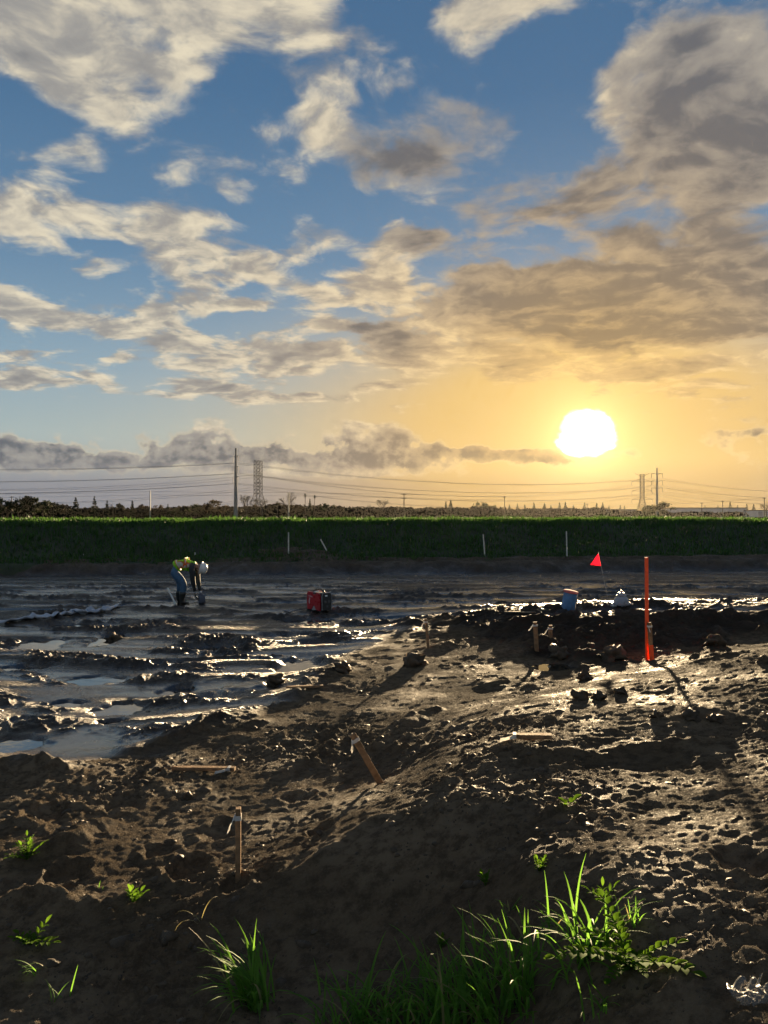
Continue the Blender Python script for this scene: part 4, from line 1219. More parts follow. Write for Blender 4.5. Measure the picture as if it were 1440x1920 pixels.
def tuft(px, py, n, Lmin, Lmax, w, label, spread=.03, lean=(.1, .8), curl=(.6, 2.2), pref=None, mat=G1, seed=0, pos=None, group='grass tufts growing on the mound'):
    r = random.Random(seed)
    p = pos if pos is not None else hit(px, py)
    o = empty('grass_tuft', p, 0, label, 'grass', group)
    for k in range(n):
        a = r.uniform(0, 2 * math.pi) if pref is None else pref + r.gauss(0, .8)
        b = (r.gauss(0, spread), r.gauss(0, spread * .6), -.01)
        bz = ground_z(p.x + b[0], p.y + b[1]) - p.z
        m = blade_mb((b[0], b[1], bz - .01), a, r.uniform(Lmin, Lmax), w * r.uniform(.6, 1.25), r.uniform(*lean), r.uniform(*curl))
        m.build('blade', G3 if r.random() < .08 else mat, o, smooth=True)
    return o
def leaflet(mb, c, d, up, L, w):
    d = d.normalized(); s = d.cross(up).normalized(); nrm = s.cross(d)
    pr = [(0, .12), (.25, .8), (.5, 1.0), (.75, .75), (1.0, .15)]
    vs = []
    for f, ww in pr:
        q = c + d * L * f + nrm * (.10 * L * math.sin(f * 3.1))
        vs += [q - s * w * ww * .5 + nrm * w * .12, q, q + s * w * ww * .5 + nrm * w * .12]
    fs = []
    for i in range(len(pr) - 1):
        a = i * 3; fs += [(a, a + 1, a + 4, a + 3), (a + 1, a + 2, a + 5, a + 4)]
    mb.add(vs, fs)
def weed(px, py, n, L, label, seed, pairs=4, lw=.5, lean=(.5, 1.2), pos=None, name='leafy_weed'):
    r = random.Random(seed); p = pos if pos is not None else hit(px, py)
    o = empty(name, p, 0, label, 'weed', 'leafy weeds growing on the mound')
    for k in range(n):
        a = 2 * math.pi * k / n + r.uniform(-.4, .4); le = r.uniform(*lean); ln = L * r.uniform(.6, 1.1)
        d0 = Vector((math.cos(a) * math.sin(le), math.sin(a) * math.sin(le), math.cos(le)))
        pts = [Vector((0, 0, -.005))]; d = d0.copy()
        for i in range(pairs + 1):
            pts.append(pts[-1] + d * ln / (pairs + 1)); d = (d + Vector((0, 0, -.12))).normalized()
        st = MB().tube(pts, [.0022 - .0012 * i / (len(pts) - 1) for i in range(len(pts))], 5)
        so = st.build('stem', G2, o, smooth=True)
        lf = MB(); up = Vector((0, 0, 1))
        for i in range(1, len(pts)):
            dd = (pts[i] - pts[i - 1]).normalized(); sd = dd.cross(up)
            if sd.length < .1: sd = Vector((1, 0, 0))
            sd.normalize()
            sz = ln / pairs * r.uniform(.7, 1.1)
            if i < len(pts) - 1:
                for s in (-1, 1): leaflet(lf, pts[i], dd * .7 + sd * s, up, sz * 1.25, sz * lw)
            else: leaflet(lf, pts[i], dd, up, sz * 1.3, sz * lw * 1.4)
        lf.build('leaf', G2, so, smooth=True)
    return o
def pos_z(px, py, z):
    x, y = at_z(px, py, z); return Vector((x, y, ground_z(x, y)))
tuft(480, 1885, 75, .18, .36, .010, 'big arching grass tuft at the bottom, left of the middle', .035, (.1, .8), (.7, 2.2), math.pi * .95, seed=11)
tuft(700, 1925, 120, .10, .24, .010, 'left part of the dense grass patch along the bottom edge', .10, (.05, .9), (.8, 2.2), seed=12, pos=pos_z(705, 1905, .2))
tuft(830, 1925, 150, .14, .30, .010, 'middle part of the dense grass patch along the bottom edge', .10, (.05, .9), (.6, 2.2), seed=13, pos=pos_z(830, 1905, .25))
tuft(950, 1925, 120, .14, .34, .010, 'right part of the dense grass patch with tall upright blades', .08, (.02, .8), (.5, 2.0), seed=14, pos=pos_z(950, 1905, .34))
tuft(955, 1705, 6, .06, .10, .005, 'sparse little tuft of fanned blades high on the shaded slope', .006, (.4, 1.1), (.2, .7), seed=15)
tuft(938, 1830, 16, .10, .22, .006, 'drooping dark tuft halfway up the shaded slope', .02, (.1, .7), (.8, 2.4), seed=16)
tuft(1105, 1800, 50, .14, .28, .009, 'large sunlit tuft beside the leafy weed on the right', .035, (.1, 1.1), (.9, 2.6), seed=17)
tuft(1050, 1745, 10, .08, .16, .005, 'wispy blades left above the leafy weed on the right', .02, (.3, 1.0), (.8, 1.9), math.pi, seed=18)
tuft(1185, 1735, 12, .06, .12, .005, 'short upright blades right above the leafy weed', .02, (.0, .6), (.2, 1.4), seed=19)
tuft(375, 1735, 3, .12, .17, .005, 'single looping pale blade left of the mound', .006, (.3, .8), (1.8, 2.6), math.pi * .9, seed=20, mat=G3)
tuft(105, 1880, 5, .06, .14, .005, 'few thin upright blades near the bottom left corner', .015, (.0, .9), (.2, 1.0), seed=21)
tuft(75, 1820, 9, .07, .13, .006, 'small bright blades under the left edge weeds', .02, (.3, 1.0), (.6, 1.8), math.pi * 1.2, seed=22)
tuft(188, 1665, 4, .03, .05, .004, 'tiny pale sprout in the left foreground', .006, (.0, .6), (.2, 1.0), seed=23)
tuft(1122, 1895, 14, .06, .14, .006, 'dark shaded blades below the leafy weed on the right', .03, (.2, .9), (.6, 1.8), seed=24)
weed(1180, 1815, 13, .22, 'broad sunlit leafy weed on the right of the slope', 31, 7, .75)
weed(1010, 1632, 7, .07, 'small bright leafy weed on the edge of the mound shadow', 32, 3, .6, (.2, .9))
weed(1064, 1508, 3, .035, 'tiny two leaved seedling on the lit top of the mound', 33, 1, .9, (.5, 1.1))
weed(52, 1610, 12, .12, 'bushy green weed at the left edge of the picture', 34, 4, .4, (.1, 1.0))
weed(250, 1690, 7, .06, 'low row of small leaves in the left foreground', 35, 2, .6, (.2, 1.0))
weed(60, 1770, 7, .10, 'shaded leafy weed at the left edge above the bright blades', 36, 3, .5)
weed(910, 1660, 3, .05, 'faint seedling on the dark slope below the crest', 37, 2, .5, (.2, .8))
weed(1130, 1690, 5, .06, 'withered pale seedling right of the small bright weed', 38, 2, .35, (.3, 1.1))
weed(828, 1778, 4, .05, 'small dark seedling alone on the middle of the shaded slope', 39, 2, .5, (.3, 1.0))

# torn plastic
def build_plastic():
    p = hit(1408, 1868)
    def fn(t, b):
        b.inputs['Base Color'].default_value = (.30, .30, .29, 1); b.inputs['Roughness'].default_value = .35
        tp = t.nodes.new('ShaderNodeBsdfTransparent'); mx = t.nodes.new('ShaderNodeMixShader'); mx.inputs[0].default_value = .25
        t.links.new(tp.outputs[0], mx.inputs[1]); t.links.new(b.outputs[0], mx.inputs[2]); t.links.new(mx.outputs[0], t.nodes['Material Output'].inputs['Surface'])
    n = 18; vs, fs = [], []
    for i in range(n + 1):
        for j in range(n + 1):
            u, v = i / n - .5, j / n - .5
            x, y = u * .09 + .02 * float(perlin(u * 3, v * 3, 7)), v * .10 + .02 * float(perlin(u * 3, v * 3, 8))
            z = .006 + .030 * abs(float(perlin(u * 3.1, v * 2.6, 9))) + .008 * abs(float(perlin(u * 6, v * 6, 10)))
            vs.append((x, y, z + ground_z(p.x + x, p.y + y) - p.z))
    for i in range(n):
        for j in range(n):
            a = i * (n + 1) + j; fs.append((a, a + 1, a + n + 2, a + n + 1))
    o = MB().add(vs, fs).build('plastic_scrap', material('clear_plastic', fn), smooth=True); o.location = p
    set_props(o, 'crumpled scrap of clear plastic in the bottom right corner', 'plastic')
build_plastic()

# ================================================================ far things beyond the embankment
FAR_Z = .4
def far_pos(px, D): return Vector(((px - CX) / F_PX * D, D, FAR_Z))
def top_h(py, D): return EYE + (HOR - py) / F_PX * D - FAR_Z       # height of a thing whose top shows at row py

BARK = plain('bark', (.055, .042, .032), .9, var=.3, scale=3)
LEAF_D = leafy('leaf_dark', (.010, .016, .008), (.022, .030, .012), .08, .5, .8, .08)
LEAF_M = leafy('leaf_mid', (.020, .028, .011), (.038, .047, .018), .15, .5, .8, .08)
LEAF_B = leafy('leaf_brown', (.032, .025, .016), (.050, .038, .023), .15, .5, .9, .05)
NEEDLE = leafy('needle_dark', (.009, .015, .008), (.020, .027, .013), .06, .6, .9, .05)
TWIG = plain('twig', (.048, .036, .028), .9, var=.25, scale=2)

def quads(r, C, size, flat=0.0):
    """leaf-clump faces of random tilt at the points C"""
    n = len(C); s = size * r.uniform(.55, 1.3, n)
    a = r.normal(size=(n, 3)); a[:, 2] *= (1 - flat); a /= np.linalg.norm(a, axis=1)[:, None]
    b = np.cross(a, r.normal(size=(n, 3))); b /= np.linalg.norm(b, axis=1)[:, None]
    V = np.stack([C - a * s[:, None] * .5 - b * s[:, None] * .25, C + b * s[:, None] * .5 * r.uniform(.6, 1, (n, 1)), C + a * s[:, None] * .55 - b * s[:, None] * .1, C - b * s[:, None] * .45], 1).reshape(-1, 3)
    return V, (np.arange(n) * 4)[:, None] + np.arange(4)[None]

def crown_broad(seed, n_cl=22, per=46, shape=(.5, .5, .36), zc=.60, size=.085, gaps=.17):
    """unit-height crown of clumps"""
    r = np.random.default_rng(seed); P = []
    for k in range(n_cl):
        d = r.normal(size=3); d /= np.linalg.norm(d); rad = r.uniform(.35, 1.0) ** .6
        c = np.array([d[0] * shape[0] * rad, d[1] * shape[1] * rad, zc + d[2] * shape[2] * rad])
        P.append(c + r.normal(size=(per, 3)) * gaps * .42 * np.array([1, 1, .7]))
    P = np.concatenate(P); P = P[P[:, 2] > .12]
    return quads(r, P, size)
def crown_cone(seed, tiers=13, w=.26, z0=.06, size=.085, ragged=.3):
    r = np.random.default_rng(seed); P = []
    for k in range(tiers):
        f = k / (tiers - 1); z = z0 + (1 - z0) * f; rad = w * (1 - f) ** .85 * (1 + ragged * r.uniform(-1, .6)) + .008
        m = int(14 + 60 * (1 - f)); a = r.uniform(0, 2 * math.pi, m); q = rad * r.uniform(.15, 1, m) ** .6
        P.append(np.stack([np.cos(a) * q, np.sin(a) * q, z - q * .35 + r.normal(0, .012, m)], -1))
    return quads(r, np.concatenate(P), size, .4)
def branches(seed, depth=5, spread=.55, h0=.30, r0=.034):
    r = random.Random(seed); mb = MB()
    def grow(p, d, L, rad, k):
        q = p + d * L; mid = p.lerp(q, .5) + Vector((r.gauss(0, .05), r.gauss(0, .05), r.gauss(0, .03))) * L
        mb.tube([p, mid, q], [rad, rad * .85, rad * .65], 4 if k < 3 else 3, cap=False)
        if k >= depth: return
        for _ in range(3 if k < depth - 1 else 4):
            nd = (d + Vector((r.gauss(0, spread), r.gauss(0, spread), r.gauss(.12, spread * .6)))).normalized()
            grow(q.lerp(p, r.uniform(0, .25)), nd, L * r.uniform(.62, .85), rad * .58, k + 1)
    grow(Vector((0, 0, 0)), Vector((0, 0, 1)), h0, r0, 0)
    zs = max(v[2] for v in mb.v); mb.v = [(v[0] / zs, v[1] / zs, v[2] / zs) for v in mb.v]
    return mb
def trunk_mesh(seed, h=.75, r0=.022):
    r = random.Random(seed); mb = MB()
    mb.tube([(0, 0, -.02), (.005, 0, h * .35), (-.01, .005, h * .7), (0, 0, h)], [r0, r0 * .8, r0 * .55, r0 * .2], 7)
    for k in range(5):
        a = r.uniform(0, 6.28); z = h * r.uniform(.3, .7); e = r.uniform(.15, .30)
        mb.tube([(0, 0, z), (math.cos(a) * e * .5, math.sin(a) * e * .5, z + .08), (math.cos(a) * e, math.sin(a) * e, z + .18)], [r0 * .45, r0 * .3, r0 * .1], 5)
    return mb

TREE = {}
def protos():
    for k in range(3):
        t = trunk_mesh(k).mesh('trunk', BARK)
        for nm, mt, kw in (('round', LEAF_D, dict(shape=(.50, .50, .34))), ('mid', LEAF_M, dict(shape=(.55, .55, .36))), ('brown', LEAF_B, dict(shape=(.55, .55, .36), per=44, size=.08)),
                           ('tall', LEAF_D, dict(shape=(.30, .30, .42), zc=.56, n_cl=26, gaps=.13)), ('cedar', LEAF_D, dict(shape=(.60, .55, .26), zc=.70, n_cl=16, gaps=.14))):
            V, Q = crown_broad(10 * k + len(nm), **kw); TREE[nm, k] = [('trunk', t), ('crown', np_mesh('crown', V, Q, mt, False))]
        V, Q = crown_cone(40 + k, w=.26); TREE['conifer', k] = [('trunk', t), ('crown', np_mesh('crown', V, Q, NEEDLE, False))]
        V, Q = crown_cone(50 + k, 10, .36, .12, .10, .45); TREE['open_conifer', k] = [('trunk', t), ('crown', np_mesh('crown', V, Q, NEEDLE, False))]
        V, Q = crown_cone(60 + k, 13, .19, .04, .08, .2); TREE['slim', k] = [('trunk', t), ('crown', np_mesh('crown', V, Q, NEEDLE, False))]
        TREE['bare', k] = [('trunk', trunk_mesh(k + 7, .45).mesh('trunk', BARK)), ('crown', branches(70 + k).mesh('crown', TWIG))]
        tr = MB().tube([(0, 0, 0), (.006, 0, .45), (0, 0, .93)], [.022, .016, .014], 8).mesh('trunk', BARK)
        r = random.Random(80 + k); fr = MB()
        for j in range(38):
            a = r.uniform(0, 6.28); e0 = r.uniform(-.7, 1.3); p = Vector((0, 0, .93)); L = .115; prev = None
            for i in range(5):
                f = i / 4; wv = .020 * (1 - f * .8); d = Vector((math.cos(a) * math.cos(e0), math.sin(a) * math.cos(e0), math.sin(e0))); s = Vector((-math.sin(a), math.cos(a), 0)) * wv
                cur = (p - s, p + s)
                if prev: fr.add([prev[0], prev[1], cur[1], cur[0]], [(0, 1, 2, 3)])
                prev = cur; p = p + d * L / 4; e0 -= .35
        TREE['palm', k] = [('trunk', tr), ('crown', fr.mesh('crown', LEAF_D))]
protos()

def tree(kind, px, py, D, label, wide=1.0, name=None, group='trees behind the embankment'):
    h = top_h(py, D); k = int(px) % 3
    o = empty(name or {'conifer': 'conifer_tree', 'open_conifer': 'conifer_tree', 'slim': 'conifer_tree', 'palm': 'palm_tree', 'bare': 'bare_tree'}.get(kind, 'broadleaf_tree'), far_pos(px, D), (px * .77) % 6.28, label, 'tree', group)
    o.scale = (h * wide, h * wide, h)
    for nm, me in TREE[kind, k]:
        c = bpy.data.objects.new(nm, me); col.objects.link(c); c.parent = o
    return o

T = [
 ('round', 4, 931, 330, 'dark bushy tree cut by the left edge of the picture', 1.0),
 ('round', 34, 934, 335, 'round dark tree between the left edge and the tall broad tree', .8),
 ('tall', 56, 925, 330, 'tallest dark tree near the left edge, above its neighbours', 1.0),
 ('mid', 80, 938, 340, 'broad crown just right of the tallest tree on the left', 1.1),
 ('round', 101, 938, 330, 'rounded crown at the right end of the left clump', .9),
 ('open_conifer', 142, 934, 340, 'broad open conifer left of the layered one', 1.1),
 ('open_conifer', 177, 932, 340, 'layered conifer with gaps between its tiers on the left', .75),
 ('slim', 201, 940, 330, 'narrow dark conifer right of the layered conifer', 1.2),
 ('bare', 212, 943, 380, 'round leafless crown right behind the narrow dark conifer', .9),
 ('tall', 225, 942, 370, 'pointed tree between two narrow dark conifers', .9),
 ('slim', 248, 940, 330, 'narrow dark conifer left of the grey pole', 1.2),
 ('brown', 268, 944, 380, 'brown crown touching the left side of the grey pole', 1.1),
 ('brown', 294, 946, 380, 'brown crown right of the grey pole', 1.0),
 ('slim', 315, 946, 330, 'small lone dark conifer right of the grey pole', 1.2),
 ('mid', 330, 953, 350, 'low green crown right of the small lone conifer', 1.1),
 ('mid', 368, 945, 360, 'wide grey green crown left of the tall steel pole', 1.3),
 ('brown', 404, 937, 350, 'large brown crown just left of the tall steel pole', 1.3),
 ('bare', 462, 925, 350, 'leafless tree just right of the tall steel pole', 1.0),
 ('bare', 492, 932, 350, 'leafless tree at the foot of the left lattice tower', 1.1),
 ('brown', 475, 945, 360, 'brown thicket crown under the left lattice tower', 1.5),
 ('bare', 539, 921, 340, 'tall leafless tree left of the two palms', .9),
 ('palm', 520, 940, 330, 'short palm in front of the tall leafless tree', 1.3),
 ('palm', 572, 925, 340, 'taller left one of the two slim palms', .75),
 ('palm', 590, 928, 340, 'shorter right one of the two slim palms', .75),
 ('open_conifer', 581, 937, 350, 'small conifer between the two slim palms', .7),
 ('brown', 556, 946, 350, 'brown crown right below the tall leafless tree', 1.0),
 ('cedar', 613, 943, 340, 'flat topped dark tree right of the palms', 1.0),
 ('mid', 645, 954, 380, 'low rounded green crown right of the flat topped tree', 1.6),
 ('bare', 686, 945, 380, 'small leafless tree left of the taller leafless one', 1.2),
 ('bare', 720, 933, 370, 'leafless tree left of the double armed pole', 1.0),
 ('brown', 735, 950, 380, 'brown crown touching the double armed pole', 1.2),
 ('palm', 765, 952, 420, 'tiny palm right of the double armed pole', 1.2),
 ('bare', 812, 948, 450, 'small leafless tree left of the pair of pointed conifers', 1.1),
 ('slim', 836, 941, 440, 'thinner left conifer of the pointed pair', 1.0),
 ('conifer', 845, 938, 440, 'taller right conifer of the pointed pair', 1.0),
 ('mid', 800, 952, 450, 'broad crown left of the pointed pair', 1.3),
 ('mid', 903, 941, 430, 'broad hazy crown left of the thin pole under the sun side', 1.2),
 ('mid', 925, 946, 430, 'hazy crown right against the broad hazy crown', 1.0),
 ('conifer', 955, 947, 560, 'hazy conifer right of the thin pole', 1.1),
 ('conifer', 970, 945, 560, 'second hazy conifer right of the thin pole', 1.0),
 ('conifer', 984, 947, 570, 'third hazy conifer right of the thin pole', 1.1),
 ('conifer', 1001, 943, 560, 'high conifer at the right end of the first hazy row', 1.0),
 ('conifer', 1021, 944, 570, 'hazy conifer standing by itself between two rows', 1.2),
 ('conifer', 1033, 948, 580, 'low hazy conifer left of the twin conifers', 1.2),
 ('conifer', 1049, 943, 570, 'left of the twin hazy conifers below the sun', 1.0),
 ('conifer', 1060, 942, 570, 'right of the twin hazy conifers below the sun', 1.0),
 ('conifer', 1075, 947, 580, 'low hazy conifer directly below the sun', 1.1),
 ('conifer', 1096, 943, 560, 'hazy conifer behind the short pole below the sun', 1.0),
 ('conifer', 1119, 944, 570, 'left conifer of the last close pair right of the sun', 1.1),
 ('conifer', 1130, 943, 570, 'right conifer of the last close pair right of the sun', 1.1),
 ('conifer', 1142, 948, 640, 'small faint conifer left of the gap by the low shed', .9),
 ('conifer', 1163, 947, 640, 'faint pointed conifer above the low shed', .9),
 ('conifer', 1171, 949, 640, 'fainter conifer beside the one above the low shed', .9),
 ('mid', 1214, 947, 420, 'hazy crown between lattice tower and right steel pole', 1.1),
 ('mid', 1244, 941, 410, 'big hazy round crown right of the right steel pole', 1.25),
 ('conifer', 1322, 948, 700, 'tiny conifer behind the warehouse roof, leftmost there', .8),
 ('conifer', 1346, 948, 700, 'tiny conifer behind the warehouse roof by the middle pole', .8),
 ('conifer', 1369, 941, 640, 'tallest conifer rising behind the warehouse roof', .9),
 ('conifer', 1383, 948, 700, 'small conifer right of the tallest one behind the warehouse', .9),
 ('conifer', 1400, 946, 680, 'conifer behind the right end of the warehouse roof', 1.0),
 ('conifer', 1413, 946, 640, 'conifer over the lower end of the warehouse', 1.1),
 ('bare', 1437, 942, 420, 'leafless tree cut by the right edge of the picture', 1.0),
]
for k, px, py, D, lab, w in T: tree(k, px, py, D, lab, w)

def woods():
    """low continuous thicket that reads as one mass"""
    r = np.random.default_rng(77); P = []
    px = np.arange(-260, 1700, 5.0)
    for p in px:
        D = r.uniform(360, 470) + (120 if p > 930 else 0)
        hh = np.interp(p, [-260, 120, 130, 420, 520, 680, 760, 900, 960, 1130, 1260, 1700], [6.2, 6.2, 4.6, 5.2, 6.4, 5.0, 4.8, 4.8, 5.6, 5.6, 3, 3]) * r.uniform(.75, 1.1)
        n = 120; c = np.array([(p - CX) / F_PX * D, D, FAR_Z])
        q = r.normal(size=(n, 3)) * np.array([2.2, 2.2, 0]) ; q[:, 2] = hh * r.uniform(0, 1, n) ** .7
        P.append(c + q)
    V, Q = quads(r, np.concatenate(P), 1.7)
    o = bpy.data.objects.new('woodland', np_mesh('woodland', V, Q, leafy('thicket', (.012, .014, .008), (.026, .022, .014), .03, .3, .9, .03), False)); col.objects.link(o)
    set_props(o, 'low dark thicket merging along the horizon behind the embankment', 'woodland', kind='stuff')
woods()

# ---------------------------------------------------------------- power lines
STEEL = plain('galvanised_steel', (.20, .205, .215), .65, metal=.1, spec=.3, var=.12, scale=.6)
LATT = plain('lattice_steel', (.09, .09, .095), .8, metal=.0, spec=.2, var=.15, scale=.6)
PWOOD = plain('pole_wood', (.10, .080, .062), .85, var=.25, scale=.8)
WIREM = plain('wire_metal', (.06, .06, .065), .6, var=.1, scale=1)
INSU = plain('insulator', (.12, .12, .13), .7, var=.1, spec=.2)

def steel_pole(px, D, py, label, arm_dir, arm=3.3, levels=(27.7, 23.0, 18.5)):
    o = empty('transmission_pole', far_pos(px, D), math.atan2(arm_dir[1], arm_dir[0]), label, 'pole', 'tall steel transmission poles')
    h = top_h(py, D)
    MB().tube([(0, 0, 0), (0, 0, h * .5), (0, 0, h)], [.95, .70, .38], 12).build('shaft', STEEL, o)
    for z in levels:
        for s in (-1, 1):
            a = MB().tube([(s * .3, 0, z - .1), (s * arm, 0, z + .25)], [.22, .14], 6).build('crossarm', STEEL, o)
            MB().tube([(s * arm, 0, z + .2), (s * arm, 0, z - 2.6)], .13, 6).build('insulator', INSU, a)
    return o
LD = Vector((241, 145)).normalized(); ADIR = (-LD.y, LD.x)
A1, A2 = far_pos(442, 345), far_pos(1232, 490)
steel_pole(442, 345, 840, 'tall grey steel pole with three crossarms, left of the lattice tower', ADIR)
steel_pole(1232, 490, 877, 'tall steel pole with three crossarms below and right of the sun', (.97, -.25), 3.3)

def lattice_tower(px, D, py, label, base, waist, arms, rz):
    h = top_h(py, D)
    o = empty('lattice_tower', far_pos(px, D), rz, label, 'tower', 'steel lattice power towers')
    ws = lambda z: base + (waist - base) * min(1, z / (h * .42)) if z < h * .42 else waist
    lv = [0, h * .12, h * .23, h * .33, h * .42] + [h * (.42 + .58 * k / 9) for k in range(1, 10)]
    cor = [(-1, -1), (1, -1), (1, 1), (-1, 1)]
    for c in cor:
        MB().tube([(c[0] * ws(z), c[1] * ws(z), z) for z in lv], .17, 5).build('leg', LATT, o)
    b = MB()
    for i in range(len(lv) - 1):
        z0, z1 = lv[i], lv[i + 1]; w0, w1 = ws(z0), ws(z1)
        for k in range(4):
            p, q = cor[k], cor[(k + 1) % 4]
            b.tube([(p[0] * w0, p[1] * w0, z0), (q[0] * w1, q[1] * w1, z1)], .085, 4); b.tube([(q[0] * w0, q[1] * w0, z0), (p[0] * w1, p[1] * w1, z1)], .085, 4)
            b.tube([(p[0] * w1, p[1] * w1, z1), (q[0] * w1, q[1] * w1, z1)], .085, 4)
    b.build('bracing', LATT, o)
    for zf, L in arms:
        z = h * zf
        for s in (-1, 1):
            m = MB(); m.tube([(s * waist, -waist, z), (s * L, 0, z + .2)], .11, 4); m.tube([(s * waist, waist, z), (s * L, 0, z + .2)], .11, 4); m.tube([(s * waist, 0, z + 2.0), (s * L, 0, z + .2)], .10, 4)
            a = m.build('crossarm', LATT, o)
            MB().tube([(s * L, 0, z + .1), (s * L, 0, z - 2.6)], .12, 5).build('insulator', INSU, a)
    if arms:
        for s in (-1, 1): MB().tube([(s * waist, 0, h - 1.5), (s * 5.6, 0, h + .6)], .12, 4).build('peak_arm', LATT, o)
    return o
lattice_tower(484, 480, 864, 'dark steel lattice tower between the steel pole and leafless tree', 5.2, 1.9, [(.42, 2.6), (.60, 2.6), (.78, 2.6)], R(70))
lattice_tower(1204, 636, 889, 'hazy steel lattice tower left of the right steel pole', 4.6, 1.5, [(.40, 8.2), (.60, 8.2), (.82, 8.6)], R(-8))

def utility_pole(px, D, py, label, arms=1, aw=1.3, mat=PWOOD, rz=.4):
    h = top_h(py, D); o = empty('utility_pole', far_pos(px, D), rz, label, 'pole', 'thin utility poles')
    MB().tube([(0, 0, 0), (0, 0, h)], [.24, .17], 8).build('shaft', mat, o)
    for k in range(arms):
        c = MB().box((0, .18, h - .5 - 1.4 * k), (2 * aw, .14, .16)).build('crossarm', mat, o)
        for s in (-1, -.5, .5, 1): MB().tube([(s * aw * .92, .18, h - .42 - 1.4 * k), (s * aw * .92, .18, h - .12 - 1.4 * k)], .07, 5).build('insulator', INSU, c)
    return o
utility_pole(22, 340, 930, 'bare wooden pole among the trees at the far left', 1, .9)
utility_pole(281.5, 300, 920, 'slim pale pole standing alone left of the steel pole', 0, mat=STEEL)
utility_pole(541, 300, 922, 'slim pale pole in front of the tall leafless tree', 0, mat=STEEL)
utility_pole(757.5, 290, 925, 'wooden pole with two crossarms near the middle', 2, 1.2)
utility_pole(946, 340, 930, 'thin wooden pole left of the sun', 1, 1.0)
utility_pole(1101, 420, 944, 'short pole among the conifers below the sun', 1, 1.2)
utility_pole(1168, 430, 959, 'small post left of the right lattice tower', 0)
utility_pole(1316, 400, 942, 'wooden pole in front of the left half of the warehouse', 1, 1.2)
utility_pole(1355, 400, 939, 'taller wooden pole in front of the middle of the warehouse', 1, 1.2)
utility_pole(1433, 400, 933, 'wooden pole near the right edge of the picture', 1, 1.2)
utility_pole(1380, 380, 958, 'small post in front of the right end of the warehouse', 0)

def wire(P, sag, label, rad=.05):
    pts = []
    for i in range(len(P) - 1):
        a, b = Vector(P[i]), Vector(P[i + 1]); n = 22
        for k in range(n + (i == len(P) - 2)):
            f = k / n; q = a.lerp(b, f); q.z -= 4 * sag * f * (1 - f) * ((b - a).length / 280) ** 2; pts.append(q)
    o = MB().tube(pts, rad, 4).build('power_line', WIREM)
    set_props(o, label, 'wire', 'overhead power lines')
def at_xy(v, off, z): return (v.x + ADIR[0] * off, v.y + ADIR[1] * off, z)
step_v = A2 - A1
order = ['top', 'middle', 'lowest']
for i, z in enumerate((25.2, 20.5, 16.0)):
    for s, nm in ((-3.3, 'near'), (3.3, 'far')):
        P = [at_xy(A1 - step_v, s, z), at_xy(A1, s, z)]
        wire(P, 6.5, f'{order[i]} {nm} side wire running left from the left steel pole')
        wire([at_xy(A1, s, z), (A2.x + s * .97, A2.y - s * .25, z)], 6.5, f'{order[i]} {nm} side wire hung between the two steel poles', .055)
        wire([(A2.x + s * .97, A2.y - s * .25, z), at_xy(A2 + step_v, s, z)], 6.5, f'{order[i]} {nm} side wire running right from the right steel pole', .06)
B1, B2 = far_pos(484, 480), far_pos(1204, 636); sv = B2 - B1
h2 = top_h(889, 636)
for i, zf in enumerate((.82, .60, .40)):
    for s, nm in ((-8.2, 'left'), (8.2, 'right')):
        z = h2 * zf - 2.5
        wire([(B1.x - sv.x + s * .3, B1.y - sv.y + s, z), (B1.x + s * .3, B1.y + s, z), (B2.x + s, B2.y - s * .14, z), (B2.x + sv.x + s, B2.y + sv.y, z)], 8.0, f'{order[i]} wire on the {nm} arms of the two lattice towers', .065)
C = [far_pos(-260, 330), far_pos(281.5, 300), far_pos(541, 300), far_pos(757.5, 290), far_pos(946, 340), far_pos(1101, 420)]
CT = [11, top_h(920, 300), top_h(922, 300), top_h(925, 290), top_h(930, 340), top_h(944, 420)]
for dz, lab in ((.3, 'upper thin wire strung along the row of slim poles'), (1.6, 'lower thin wire strung along the row of slim poles')):
    wire([(c.x, c.y + .18, FAR_Z + t - dz) for c, t in zip(C, CT)], 3.0, lab, .035)
C = [far_pos(1244, 420), far_pos(1316, 400), far_pos(1355, 400), far_pos(1433, 400), far_pos(1560, 400)]
CT = [7.5, top_h(942, 400), top_h(939, 400), top_h(933, 400), 11]
wire([(c.x, c.y + .18, FAR_Z + t - .2) for c, t in zip(C, CT)], 3.0, 'thin wire linking the wooden poles in front of the warehouse', .04)

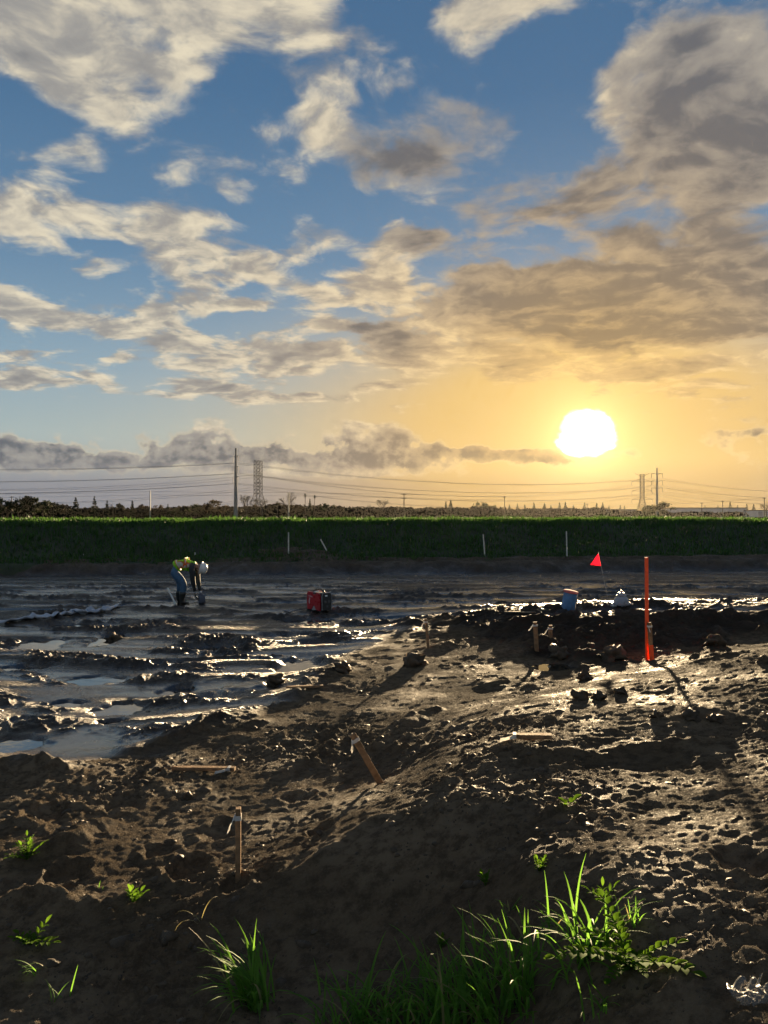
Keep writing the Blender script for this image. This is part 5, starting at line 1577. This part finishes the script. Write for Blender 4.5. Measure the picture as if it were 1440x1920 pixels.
# ---------------------------------------------------------------- warehouses
def warehouse(px0, px1, py, D, depth, label, low=None, doors=5):
    h = top_h(py, D); x0, x1 = (px0 - CX) / F_PX * D, (px1 - CX) / F_PX * D
    o = empty('warehouse', ((x0 + x1) / 2, D, FAR_Z), 0, label, 'building', 'warehouses on the horizon')
    W = x1 - x0
    wall = plain('warehouse_wall', (.52, .53, .56), .8, var=.06, scale=.2); trim = plain('warehouse_trim', (.055, .050, .050), .7, var=.1); dm = plain('warehouse_door', (.30, .31, .34), .6, var=.1)
    n = max(3, int(W / 7))
    for k in range(n):                                   # tilt-up wall panels with joints
        w = W / n
        MB().box((-W / 2 + w * (k + .5), 0, h / 2), (w - .06, .4, h)).build('wall_panel', wall, o)
    MB().box((0, depth / 2 + .25, h / 2 - .2), (W - .2, depth, h - .3)).build('hall', wall, o)
    MB().box((0, depth / 2 - .1, h + .25), (W + .4, depth + 1.0, .55)).build('roof', trim, o)
    for k in range(doors):
        x = -W / 2 + W * (k + .7) / (doors + .4)
        MB().box((x, -.23, 1.9), (3.0, .08, 3.6)).build('door', dm, o)
    return o
warehouse(1266, 1400, 953, 520, 30, 'long white warehouse with dark roof edge on the right horizon')
warehouse(1401, 1520, 957.5, 515, 24, 'lower white annex at the right end of the warehouse', doors=3)
warehouse(1136, 1193, 956, 560, 20, 'low hazy shed left of the right lattice tower', doors=2)

# ---------------------------------------------------------------- air
def build_haze():
    m = bpy.data.materials.new('haze_air'); m.use_nodes = True; t = m.node_tree; t.nodes.clear()
    v = t.nodes.new('ShaderNodeVolumePrincipled'); v.inputs['Color'].default_value = (.36, .345, .32, 1)
    v.inputs['Density'].default_value = HAZE_DENSITY; v.inputs['Anisotropy'].default_value = .70
    o_ = t.nodes.new('ShaderNodeOutputMaterial'); t.links.new(v.outputs[0], o_.inputs['Volume'])
    o = MB().box((0, 420, 24), (2000, 1060, 52)).build('haze', m); set_props(o, 'thin golden evening haze over the whole place', 'haze', kind='stuff')
HAZE_DENSITY = 2.4e-5
build_haze()
